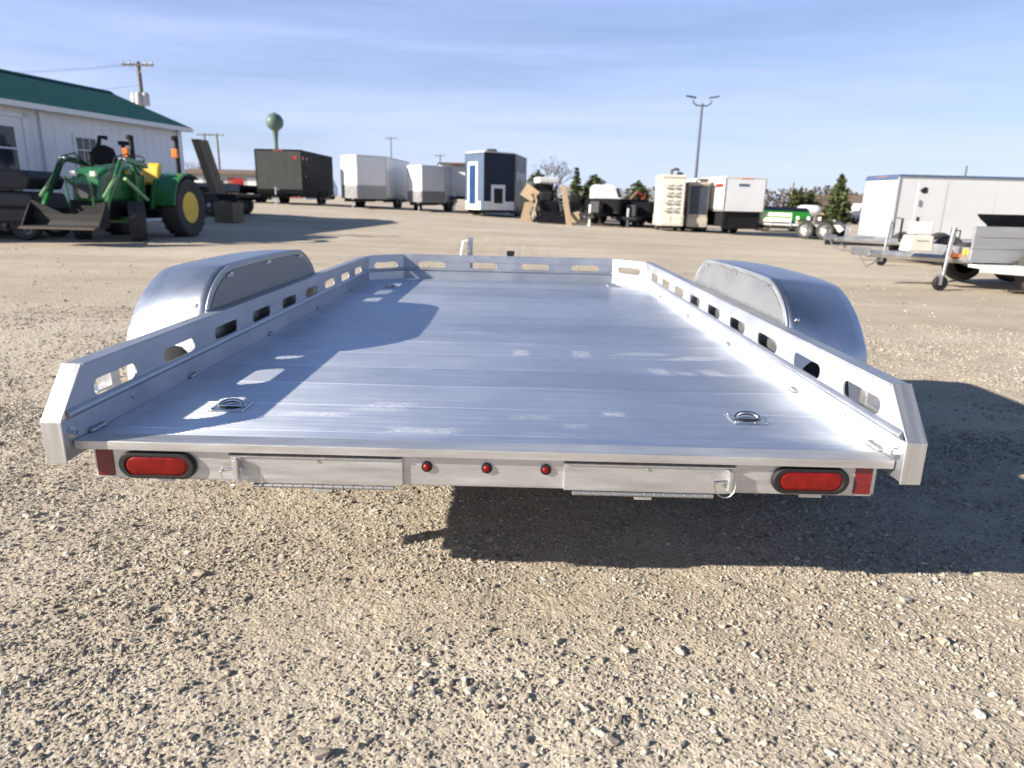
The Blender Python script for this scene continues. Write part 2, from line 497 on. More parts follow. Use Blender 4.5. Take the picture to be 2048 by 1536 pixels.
for k in range(7):
    ico = ng.nodes.new('GeometryNodeMeshIcoSphere'); ico.inputs['Radius'].default_value = 1.0; ico.inputs['Subdivisions'].default_value = 2
    pos = ng.nodes.new('GeometryNodeInputPosition')
    nz = ng.nodes.new('ShaderNodeTexNoise'); nz.noise_dimensions = '4D'; nz.inputs['Scale'].default_value = 0.95; nz.inputs['Detail'].default_value = 2
    nz.inputs['W'].default_value = 3.7 * k + 1
    ng.links.new(pos.outputs[0], nz.inputs['Vector'])
    sub = ng.nodes.new('ShaderNodeVectorMath'); sub.operation = 'SUBTRACT'; sub.inputs[1].default_value = (0.5, 0.5, 0.5)
    ng.links.new(nz.outputs['Color'], sub.inputs[0])
    scl = ng.nodes.new('ShaderNodeVectorMath'); scl.operation = 'SCALE'; scl.inputs['Scale'].default_value = 2.1
    ng.links.new(sub.outputs[0], scl.inputs[0])
    sp = ng.nodes.new('GeometryNodeSetPosition')
    ng.links.new(ico.outputs['Mesh'], sp.inputs['Geometry']); ng.links.new(scl.outputs[0], sp.inputs['Offset'])
    tr = ng.nodes.new('GeometryNodeTransform')
    tr.inputs['Scale'].default_value = [(1.25, 0.85, 0.65), (1.0, 0.95, 0.75), (1.4, 0.8, 0.55), (0.9, 0.85, 0.85), (1.15, 1.0, 0.5), (1.0, 0.7, 0.7), (1.3, 1.0, 0.7)][k]
    ng.links.new(sp.outputs['Geometry'], tr.inputs['Geometry'])
    sm = ng.nodes.new('GeometryNodeSetMaterial'); sm.inputs['Material'].default_value = STONE
    ng.links.new(tr.outputs['Geometry'], sm.inputs['Geometry'])
    ti = ng.nodes.new('GeometryNodeGeometryToInstance')
    ng.links.new(sm.outputs['Geometry'], ti.inputs[0])
    ng.links.new(ti.outputs[0], jn.inputs[0])
iop = ng.nodes.new('GeometryNodeInstanceOnPoints'); iop.inputs['Pick Instance'].default_value = True
na = ng.nodes.new('GeometryNodeInputNamedAttribute'); na.data_type = 'FLOAT'; na.inputs['Name'].default_value = 'rad'
rv = ng.nodes.new('FunctionNodeRandomValue'); rv.data_type = 'FLOAT_VECTOR'
rv.inputs[0].default_value = (-0.35, -0.35, 0); rv.inputs[1].default_value = (0.35, 0.35, 6.283)
ri = ng.nodes.new('FunctionNodeRandomValue'); ri.data_type = 'INT'
ri.inputs[4].default_value = 0; ri.inputs[5].default_value = 6
ng.links.new(gi.outputs[0], iop.inputs['Points']); ng.links.new(jn.outputs[0], iop.inputs['Instance'])
ng.links.new(ri.outputs[2], iop.inputs['Instance Index'])
ng.links.new(rv.outputs[0], iop.inputs['Rotation'])
ng.links.new([s for s in na.outputs if s.enabled][0], iop.inputs['Scale'])
ng.links.new(iop.outputs[0], go.inputs[0])
gravel.modifiers.new('stones', 'NODES').node_group = ng

# ================================================================== the flatbed in the foreground
T = thing('flatbed_trailer', 'silver aluminium flatbed utility trailer with slotted side rails in the foreground', 'trailer')
L0, CH = 3.64, 0.213          # deck length, corner chamfer
RT = 0.0435                   # rail width

def rail_mesh(A, B, n_in, slots, rear_cut=False, groove=0.002):
    A, B = Vector(A), Vector(B)
    u = (B - A).normalized(); Ln = (B - A).length; n = Vector(n_in).normalized()
    m = MB()
    z0, z1, rr, hl = 0.081, 0.127, 0.0215, 0.102
    cut = (lambda z: -0.03 + max(0.0, z - 0.061) * 0.9) if rear_cut else (lambda z: 0.0)
    m.prism([(cut(-.04), -.04), (Ln, -.04), (Ln, .060), (cut(.060), .060)], 'y', -0.006, 0.0)
    ridge = [(-.004, .056)] + [(0.0085 * math.sin(math.pi * k / 8) + 0.0005, .058 + .0235 * k / 8) for k in range(9)] + [(-.004, .083)]
    m.prism(ridge, 'x', cut(.085) + .004, Ln)
    zc, hh = (z0 + z1) / 2, (z1 - z0) / 2
    zz = [z0 + (z1 - z0) * k / 8 for k in range(9)]
    bul = lambda z: rr * math.sqrt(max(0, 1 - ((z - zc) / hh) ** 2))
    edges = []
    for c in slots:
        edges.append((lambda z, c=c: c - hl + rr - bul(z), lambda z, c=c: c + hl - rr + bul(z)))
    left = cut
    for e in edges + [None]:
        right = e[0] if e else (lambda z: Ln)
        m.prism([(left(z), z) for z in zz] + [(right(z), z) for z in reversed(zz)], 'y', -0.006, 0.0)
        if e: left = e[1]
    m.prism([(cut(.127), .127), (Ln, .127), (Ln, .1725), (cut(.1725), .1725)], 'y', -0.006, groove)
    m.box(cut(.1775) + .006, Ln, -RT, groove, .1725, .1775)
    m.box(cut(.18) + .006, Ln, -RT + .001, -RT + .006, .148, .1725)
    m.box(cut(-.04), Ln, -RT, -.006, -.04, -.035)
    return m.xf(lambda a, b, z: tuple(A + u * a + n * b + Vector((0, 0, z + D))))
slots = [0.216 + 0.3605 * k for k in range(9)]
for s in (-1, 1):
    part('side_rail', rail_mesh((s, 0, 0), (s, L0 - CH, 0), (-s, 0, 0), slots, True), A_RAIL, T, bevel=0.0012)
    a, b = (s, L0 - CH, 0), (s * (1 - CH), L0, 0)
    part('corner_rail', rail_mesh(a, b, (-s, -1, 0), [0.151], False, 0.005), A_RAIL, T, bevel=0.0012)
    # cap closing the sloped rear end of the rail
    path = [(-.0345, -.043), (-.0345, .0615), (.072, .1805)]
    inner = [(-.0305, -.043), (-.0305, .0605), (.0755, .178)]
    m = MB()
    xo, xi = s * (1 + RT + .002), s * (1 - .004)
    m.prism(path + inner[::-1], 'x', min(xo, xi), max(xo, xi))
    m.prism([(-.0305, -.041), (-.0305, .0595), (.074, .176), (.090, .176), (-.012, .0585), (-.012, -.041)], 'x', min(xo, xo - s * .003), max(xo, xo - s * .003))
    m.xf(lambda x, y, z: (x, y, z + D))
    cap = part('end_cap', m, A_CAP, T, bevel=0.0015)
    # hinge bolt
    m = MB()
    m.lathe([(0.0001, 0), (.017, 0), (.017, .003), (.0001, .0032)], (0, 0, 0), 'x', 20)
    m.lathe([(.0001, .003), (.0115, .003), (.0115, .0115), (.0065, .0115), (.006, .007), (.0001, .007)], (0, 0, 0), 'x', 6)
    m.xf(lambda x, y, z: (s - s * x, y + .004, z + .024 + D))
    part('hinge_bolt', m, ZINC, T)
    m = MB()
    m.lathe([(.0001, 0), (.010, 0), (.008, .003), (.0001, .0045)], (0, 0, 0), 'x', 14)
    m.xf(lambda x, y, z: (s - s * x, y + .282, z * 1.3 + .041 + D))
    part('plug_weld', m, A_RAIL, T, smooth=True)
    m = MB()
    m.box(min(s * 1.046, s * 1.085), max(s * 1.046, s * 1.085), .27, .31, D - .02, D + .115)
    m.box(min(s * 1.022, s * 1.042), max(s * 1.022, s * 1.042), .15, .21, D - .15, D - .0405)  # added plate, out of sight behind the bumper, to throw a ground shadow
    m.box(min(s * 1.046, s * 1.09), max(s * 1.046, s * 1.09), .20, .27, D + .066, D + .071)
    part('bracket_and_shadow_plate', m, A_CAP, T, bevel=0.002)
    for yy, ln in ((0.075, .05), (0.62, .035), (1.36, .03), (2.1, .03), (2.85, .03)):
        m = MB()
        rnd = random.Random(int(yy * 100) + s)
        for k in range(7):
            c = Vector((s * (1 - .005), yy + ln * k / 6, D + .005))
            r_ = .0065 + rnd.random() * .003
            m.lathe([(.0005, -r_), (r_ * .7, -r_ * .7), (r_, 0), (r_ * .7, r_ * .7), (.0005, r_)], c, 'y', 8)
        part('weld_bead', m, A_PLATE, T, smooth=True)
part('front_rail', rail_mesh((-(1 - CH), L0, 0), (1 - CH, L0, 0), (0, -1, 0), [0.215, 0.602, 0.990, 1.366], False), A_RAIL, T, bevel=0.0012)

# deck planks: extruded ribs across the trailer
def plank_mesh(y0, y1, trap=False):
    n = max(1, round((y1 - y0 - .008) / 0.00844)); p = (y1 - y0 - .008) / n
    prof = [(y0, -.030), (y0, -.003), (y0 + .001, -.0015), (y0 + .0025, .0008)]
    for k in range(n):
        a = y0 + .004 + p * k
        prof += [(a, -.0026), (a + p * .2, 0.0), (a + p * .60, 0.0), (a + p * .80, -.0026)]
    prof += [(y1 - .004, -.0026), (y1 - .0025, .0008), (y1 - .001, -.0015), (y1, -.003), (y1, -.030)]
    q = [prof[0]]
    for t_ in prof[1:]:
        if abs(t_[0] - q[-1][0]) + abs(t_[1] - q[-1][1]) > 1e-6: q.append(t_)
    hw = lambda y: (1 - .001) if not trap else (1 - .002 - max(0, y - (L0 - CH)))
    nn = len(q)
    m = MB()
    m.add([(-hw(y), y, z + D) for y, z in q] + [(hw(y), y, z + D) for y, z in q],
          [(i, i + 1, nn + i + 1, nn + i) for i in range(nn - 1)] + [(nn - 1, 0, nn, 2 * nn - 1)])
    return m
PW = 0.2364
part('deck_plank', plank_mesh(.0705, .125), A_DECK, T)
for k in range(14):
    part('deck_plank', plank_mesh(.125 + PW * k, .125 + PW * (k + 1)), A_DECK, T)
part('deck_plank', plank_mesh(.125 + PW * 14, L0 - .004, True), A_DECK, T)

# rear trim, bumper and what sits on it
m = MB()
m.prism([(0, -.017), (0, .004), (.003, .0055), (.068, .002), (.070, -.002), (.070, -.030), (.062, -.030), (.062, -.010), (.006, -.010), (.006, -.017)], 'x', -.9955, .9955)
m.xf(lambda x, y, z: (x, y, z + D))
part('rear_trim', m, A_BUMP, T, bevel=0.001)
BO = (0, -.033, .0135)          # the bumper face sits just inside the rear trim
m = MB(); m.box(-.966, .966, .055, .115, D - .114, D - .031)
part('bumper', m, A_BUMP, T, bevel=0.004).location = BO
def oval(hw, hh, n=12):
    pts = []
    for k in range(n + 1):
        a = -math.pi / 2 + math.pi * k / n
        pts.append((hw - hh + hh * math.cos(a), hh * math.sin(a)))
    for k in range(n + 1):
        a = math.pi / 2 + math.pi * k / n
        pts.append((-(hw - hh) + hh * math.cos(a), hh * math.sin(a)))
    return pts
for s, cz in ((-1, -.0745), (1, -.0725)):
    cx = s * .806
    m = MB()
    loops = [(oval(.095, .0345), .0549), (oval(.095, .0345), .046), (oval(.091, .031), .041), (oval(.080, .0255), .041), (oval(.077, .0235), .047)]
    n = len(loops[0][0])
    for i in range(len(loops) - 1):
        vs = [(x, loops[i][1], z) for x, z in loops[i][0]] + [(x, loops[i + 1][1], z) for x, z in loops[i + 1][0]]
        m.add(vs, [(k, (k + 1) % n, n + (k + 1) % n, n + k) for k in range(n)])
    m.xf(lambda x, y, z: (x + cx, y, z + cz + D))
    tl = part('tail_light', m, RUBBER, T, smooth=True); tl.location = BO
    m = MB()
    lp = [(oval(.0785, .0245), .050), (oval(.0785, .0245), .0445), (oval(.070, .018), .0415), (oval(.03, .004), .0405)]
    for i in range(3):
        vs = [(x, lp[i][1], z) for x, z in lp[i][0]] + [(x, lp[i + 1][1], z) for x, z in lp[i + 1][0]]
        m.add(vs, [(k, (k + 1) % n, n + (k + 1) % n, n + k) for k in range(n)])
    m.add([(x, lp[3][1], z) for x, z in lp[3][0]], [tuple(range(n))])
    m.xf(lambda x, y, z: (x + cx, y, z + cz + D))
    part('lens', m, LENS, tl, smooth=True)
    m = MB()
    x0, x1 = sorted((s * .917, s * .959))
    m.box(x0, x1, .0525, .0548, D - .107, D - .038)
    part('reflector', m, REFL, T, bevel=0.0012).location = BO
for cx in (-.140, .008, .154):
    m = MB()
    m.lathe([(.0135, .0545), (.0135, .050), (.0125, .048), (.0095, .048), (.0095, .052)], (0, 0, 0), 'y', 24)
    m.xf(lambda x, y, z: (x + cx, y, z + D - .062))
    ml = part('marker_light', m, RUBBER, T, smooth=True); ml.location = BO
    m = MB()
    m.lathe([(.0096, .052), (.0096, .0485), (.0075, .0455), (.004, .0442), (.0003, .044)], (0, 0, 0), 'y', 20)
    m.xf(lambda x, y, z: (x + cx, y, z + D - .062))
    part('lens', m, LENS, ml, smooth=True)
for s in (-1, 1):
    xa, xb = sorted((s * .622, s * .199))
    m = MB()
    m.box(xa if s < 0 else xa, xb, .0465, .0548, D - .113, D - .040)
    door = part('ramp_door', m, A_BUMP, T, bevel=0.0015); door.location = BO
    m = MB()
    m.prism([(.0548, D - .0395), (.040, D - .0435), (.040, D - .0415), (.0548, D - .0355)], 'x', xa - .004 * (s < 0), xb - .004)
    part('top_lip', m, A_CAP, door)
    hx0, hx1 = sorted((s * .572, s * .221))
    kn = (hx1 - hx0) / 14
    m0 = MB(); m0.lathe([(.0045, 0), (.0055, .0008), (.0055, kn - .0016), (.0045, kn - .0008)], (0, 0, 0), 'x', 12)
    k0 = None
    for k in range(14):
        if k0 is None:
            k0 = part('hinge_knuckle', m0, A_PLATE, door, smooth=True)
            k0.location = (hx0, .049, D - .1205)
        else:
            like(k0, door, (hx0 + kn * k, .049, D - .1205))
    m = MB(); m.box(s * .397 - .022, s * .397 + .022, .045, .075, D - .1335, D - .1265)
    part('stop_tab', m, A_CAP, door, bevel=0.001)
    m = MB(); m.lathe([(.0042, .0465), (.0042, .0452), (.0035, .044), (.0012, .044), (.001, .0455), (.0002, .0455)], (0, 0, 0), 'y', 14)
    m.xf(lambda x, y, z: (x + s * .406, y, z + D - .0535))
    part('screw', m, ZINC, door, smooth=True)
    px_ = s * .604
    m = MB(); m.box(px_ - .0055, px_ + .0055, .026, .046, D - .100, D - .047)
    m.box(px_ - .009, px_ + .009, .042, .0464, D - .056, D - .046)
    lt = part('latch', m, A_CAP, T, bevel=0.002); lt.location = BO
    m = MB()
    m.tube([(px_ + .008, .034, D - .071), (px_ - .036, .032, D - .076)], .0033, 10)
    m.lathe([(.0003, -.006), (.005, -.004), (.005, .004), (.0003, .006)], (px_ - .036, .032, D - .076), 'x', 10)
    part('pin', m, ZINC, lt, smooth=True)
    m = MB()
    pts = []
    for k in range(19):
        a = math.pi * (1.0 + k / 18)
        pts.append((px_ - .0125 + .0255 * math.cos(a), .028 + .004 * math.sin(a * 2), D - .078 + (.036 if True else 0) * math.sin(a)))
    m.tube([(px_ - .036, .032, D - .071)] + pts + [(px_ + .011, .031, D - .068)], .0014, 6)
    part('retainer_ring', m, ZINC, lt, smooth=True)

# tie-down rings
def tie_down(cx, cy):
    m = MB()
    m.box(-.048, .048, -.044, .044, .0, .0035)
    m.xf(lambda x, y, z: (x + cx, y + cy, z + D + .0006))
    t_ = part('tie_down', m, ZINC, T, bevel=0.001)
    m = MB()
    m.lathe([(.0005, .0045), (.020, .0045), (.024, .004)], (0, 0, 0), 'z', 24)
    m.xf(lambda x, y, z: (x * 1.25 + cx, y * .9 + cy - .006, z + D + .0006))
    part('painted_recess', m, HOLE, t_)  # flat dark disc on the plate; the hollow's shade is in its colour
    m = MB()
    pts = [(.034 * math.cos(a), .006 + .020 * math.sin(a), .004 + .012 * math.sin(a)) for a in [math.pi * k / 16 for k in range(17)]]
    m.tube(pts, .0062, 10)
    m.tube([(-.037, .004, .006), (.037, .004, .006)], .003, 8)
    m.xf(lambda x, y, z: (x + cx, y + cy - .008, z + D + .0006))
    part('ring', m, ZINC, t_, smooth=True)
    for ax in (-.040, .040):
        for ay in (-.036, .036):
            m = MB(); m.lathe([(.006, .0035), (.006, .0065), (.0035, .008), (.0003, .0082)], (0, 0, 0), 'z', 8)
            m.xf(lambda x, y, z: (x + cx + ax, y + cy + ay, z + D + .0006))
            part('bolt', m, ZINC, t_)
for c in ((-.737, .31), (.738, .311), (-.785, 3.07), (.775, 3.42)):
    tie_down(*c)

# fenders
FI = [(.835, -.27), (.845, -.1), (.86, .05), (.885, .171), (.93, .236), (1.0, .283), (1.08, .311), (1.16, .321), (1.55, .324), (1.93, .320), (2.02, .308), (2.11, .275), (2.19, .225), (2.24, .172), (2.28, .05), (2.30, -.1), (2.31, -.27)]
FO = [(.875, -.27), (.890, -.1), (.914, .061), (.96, .128), (1.01, .178), (1.065, .218), (1.15, .262), (1.263, .290), (1.58, .298), (1.98, .297), (2.09, .288), (2.16, .264), (2.22, .214), (2.262, .145), (2.29, .05), (2.31, -.1), (2.32, -.27)]
def dense(pts, n=56):
    """smooth resample of the arch (Catmull-Rom)"""
    out = []
    P_ = [pts[0]] + pts + [pts[-1]]
    segs = len(pts) - 1
    for i in range(n + 1):
        t_ = i / n * segs; k = min(int(t_), segs - 1); f = t_ - k
        p0, p1, p2, p3 = (np.array(P_[k + j]) for j in range(4))
        out.append(tuple(.5 * (2 * p1 + (p2 - p0) * f + (2 * p0 - 5 * p1 + 4 * p2 - p3) * f * f + (3 * p1 - p0 - 3 * p2 + p3) * f ** 3)))
    return out
fi, fo = dense(FI), dense(FO)
for s in (-1, 1):
    m = MB()
    rows = []
    for k in range(9):
        f = k / 8
        bul = .010 * math.sin(math.pi * f)
        xx = s * (1.048 + (1.36 - 1.048) * f)
        row = []
        for (a, b) in zip(fi, fo):
            y = a[0] + (b[0] - a[0]) * f; z = a[1] + (b[1] - a[1]) * f
            c = np.array((1.575 - y, -.05 - z)); c = c / np.linalg.norm(c)
            row.append((xx, y - c[0] * bul, z - c[1] * bul + D))
        rows.append(row)
    # rolled outer lip
    rows.append([(s * 1.371, y + (1.575 - y) * .012, z - .008 + D) for (y, z) in fo])
    rows.append([(s * 1.366, y + (1.575 - y) * .03, z - .022 + D) for (y, z) in fo])
    n = len(fi)
    m.add([p for r in rows for p in r], [(i * n + k, i * n + k + 1, (i + 1) * n + k + 1, (i + 1) * n + k) for i in range(len(rows) - 1) for k in range(n - 1)])
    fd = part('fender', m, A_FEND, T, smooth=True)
    sol = fd.modifiers.new('thickness', 'SOLIDIFY'); sol.thickness = .003; sol.offset = 0
    up_ = [(y, z + D) for y, z in fi if z > 0.10]
    m = MB(); x0, x1 = sorted((s * 1.0455, s * 1.0478))
    m.prism([(up_[0][0], D - .05)] + up_ + [(up_[-1][0], D - .05)], 'x', x0, x1)
    sp_ = part('side_plate', m, A_PLATE, fd)
    m = MB(); x0, x1 = sorted((s * 1.0425, s * 1.0455))
    cy_, cz_ = 1.56, D + .15
    m.prism([(cy_ + (y - cy_) * .955, cz_ + (z - cz_) * .90) for y, z in up_ if z > D + .165] , 'x', x0, x1)
    part('inset_panel', m, pm('grey plate panel', (0.24, 0.243, 0.25), 0.55, 0.7, 0.10, 6, 0.05, 160), sp_, bevel=0.001)
    m = MB(); m.tube([(s * 1.0465, y, z) for y, z in up_], .0048, 8)
    part('rolled_edge', m, A_RAIL, sp_, smooth=True)
    for yy, zz in ((1.10, .288), (1.52, .300), (1.97, .290)):
        m = MB()
        m.box(min(s * 1.036, s * 1.0425), max(s * 1.036, s * 1.0425), yy - .020, yy + .020, D + zz - .008, D + zz + .004)
        m.box(min(s * 1.030, s * 1.036), max(s * 1.030, s * 1.036), yy - .012, yy + .012, D + zz - .004, D + zz + .009)
        part('clip', m, ZINC, sp_, bevel=0.0015)
    for yy, zz in ((.872, .20), (.853, .155)):
        m = MB(); m.lathe([(.009, 0), (.009, .002), (.005, .005), (.0003, .0055)], (0, 0, 0), 'y', 12)
        m.xf(lambda x, y, z: (x + s * 1.075, yy - y, z + D + zz))
        part('rivet', m, ZINC, fd, smooth=True)

# running gear and tongue under and ahead of the deck
m = MB()
for x in (-.86, .86):
    m.box(x - .03, x + .03, .12, 3.5, D - .15, D - .035)
for y in np.arange(.3, 3.5, .405):
    m.box(-.97, .97, y - .025, y + .025, D - .09, D - .0325)
m.prism([(-.90, 3.4), (-.82, 3.4), (.06, 4.75), (.06, 4.85), (-.02, 4.85)], 'z', D - .13, D - .05)
m.prism([(.90, 3.4), (.82, 3.4), (-.06, 4.75), (-.06, 4.83), (.02, 4.83)], 'z', D - .128, D - .048)
part('frame', m, A_BUMP, T)
for y in (1.11, 1.86):
    m = MB(); m.cyl((-1.06, y, .33), (1.06, y, .33), .03, 12)
    part('axle', m, pm('black steel', (.03, .03, .032), .5), T)
    for s in (-1, 1):
        m = MB()
        m.lathe([(.19, -.085), (.29, -.095), (.320, -.075), (.330, -.05), (.330, .05), (.320, .075), (.29, .095), (.19, .085)], (s * 1.19, y, .329), 'x', 36)
        wh = part('wheel', m, RUBBER, T, smooth=True)
        m = MB(); m.lathe([(.195, -.08), (.17, .04), (.06, .06), (.001, .06)], (s * 1.19, y, .329), 'x', 24)
        part('rim', m, GALV, wh, smooth=True)
m = MB()
for x in (-.43, .43):
    for dx in (-.15, .15):
        m.box(x + dx - .02, x + dx + .02, .14, 1.75, D - .112, D - .095)
    for k in range(9):
        m.box(x - .15, x + .15, .22 + k * .17, .26 + k * .17, D - .110, D - .097)
part('stowed_ramps', m, A_PLATE, T)
m = MB()
m.box(-.352, -.306, 4.278, 4.322, D - .18, D + .275)
for k in range(5):
    m.box(-.340, -.318, 4.272, 4.278, D + .06 + k * .045, D + .08 + k * .045)
jk = part('jack', m, ZINC, T, bevel=.002)
m = MB(); m.tube([(-.352, 4.30, D + .245), (-.385, 4.30, D + .245), (-.41, 4.27, D + .08), (-.43, 4.26, D + .05)], .011, 8)
part('crank_handle', m, WHITE, jk, smooth=True)
m = MB(); m.cyl((-.329, 4.3, .07), (-.329, 4.3, D - .17), .02, 10)
m.lathe([(.001, -.025), (.075, -.025), (.08, 0), (.075, .025), (.001, .025)], (-.329, 4.3, .08), 'x', 20)
part('jack_wheel', m, RUBBER, jk)
m = MB(); m.box(-.012, .036, 4.28, 4.32, D - .05, D + .172); m.box(-.02, .045, 4.275, 4.325, D + .135, D + .172)
part('breakaway_post', m, RUBBER, T, bevel=.003)
m = MB(); m.prism([(-.05, D - .14), (.07, D - .14), (.06, D - .03), (-.04, D - .03)], 'y', 4.8, 5.05)
part('coupler', m, ZINC, T, bevel=.01)

# ================================================================== things round the lot
BLACK = pm('black gloss paint', (.005, .006, .008), .6, 0, .2, 3, spec=.1)
BLKST = pm('dark steel', (.014, .014, .016), .6, 0, .3, 4, spec=.2)
OLIVE = pm('dark grey front panel', (.045, .047, .042), .42, 0, .12, 2)
WHT = pm('white aluminium skin', (.74, .74, .73), .35, 0, .05, 1.2, coat=.2)
WHT2 = pm('off white skin', (.70, .70, .68), .38, 0, .06, 1.5)
GREYP = pm('stone guard grey', (.33, .33, .33), .45, .5, .1, 5)
NAVY = pm('navy skin', (.007, .012, .030), .4, 0, .15, 2, spec=.3)
BLUE = pm('bright blue panel', (.008, .045, .14), .35, 0, .15, 2, coat=.2)
SLATE = pm('slate blue trim', (.08, .115, .18), .4, 0, .1, 2)
SILV = pm('silver grey skin', (.66, .66, .65), .36, .15, .04, 1.2)
CREAM = pm('cream paint', (.62, .585, .50), .42, 0, .08, 3)
TAN = pm('bare plywood', (.42, .32, .20), .7, 0, .15, 4, stretch=(1, 1, 6))
WOOD = pm('weathered timber', (.17, .135, .085), .8, 0, .25, 5, .3, 30, (1, 1, 8))
BEAM = pm('sawn timber', (.36, .27, .17), .75, 0, .2, 5, .2, 30, (6, 6, 1))
GREEN = pm('tractor green', (.018, .135, .035), .3, 0, .15, 3, coat=.4)
YELL = pm('tractor yellow', (.72, .46, .02), .35, 0, .12, 4, coat=.3)
ORNG = pm('amber lamp', (.75, .20, .03), .3, 0, .1, 8)
REDP = pm('red paint', (.45, .03, .025), .4, 0, .15, 4)
TYRE = pm('dusty tyre', (.045, .043, .042), .8, 0, .3, 9, .15, 40)
DIRT = pm('dirt caked steel', (.09, .068, .05), .85, 0, .3, 7, .3, 40)
DKGREY = pm('dark grey plastic', (.028, .028, .032), .6, 0, .2, 4)
GLASS = pm('dark window glass', (.03, .04, .05), .08, 0, .1, 3)
ROOFG = pm('green metal roof', (.003, .080, .066), .6, 0, .12, 2, spec=.2)
SIDING = pm('white ribbed siding', (.80, .80, .80), .5, 0, .05, 1.0)
TRIMW = pm('white trim', (.78, .78, .77), .45, 0, .05, 2)
POLEW = pm('weathered pole wood', (.13, .115, .10), .85, 0, .2, 6, stretch=(6, 6, .5))
POLEM = pm('dark metal pole', (.10, .105, .115), .5, .4, .1, 3)
ROOFB = pm('brown shingle', (.17, .12, .09), .8, 0, .2, 8)
ROOFGR = pm('grey shingle', (.22, .225, .23), .8, 0, .15, 8)
BRICK = pm('dull brown wall', (.25, .16, .12), .8, 0, .2, 6)
NEEDLE = pm('conifer needles', (.045, .072, .026), .7, 0, .45, 1.6, spec=.2)
NEEDLE2 = pm('olive conifer needles', (.075, .092, .036), .7, 0, .45, 1.6, spec=.2)
BARK = pm('grey bark', (.14, .115, .09), .9, 0, .2, 6)
TWIG = pm('bare brown twigs', (.13, .105, .08), .9, 0, .25, 3)

def gz(x, y):
    return float(g(np.float64(x), np.float64(y)))
def wheel(parent, c, r=.33, wd=.22, ax='x', rim=WHT2, flip=1):
    m = MB()
    prof = [(r * .6, -.4 * wd), (r * .88, -.5 * wd), (r * .97, -.38 * wd), (r, -.25 * wd), (r, .25 * wd), (r * .97, .38 * wd), (r * .88, .5 * wd), (r * .6, .4 * wd)]
    m.lathe(prof, c, ax, 26)
    o = part('wheel', m, TYRE, parent, smooth=True)
    for f in (-1, 1):
        m = MB(); m.lathe([(r * .62, f * .40 * wd), (r * .5, f * .25 * wd), (r * .22, f * .28 * wd), (r * .2, f * .42 * wd), (.003, f * .42 * wd)], c, ax, 20)
        part('rim', m, rim, o, smooth=True)
    return o

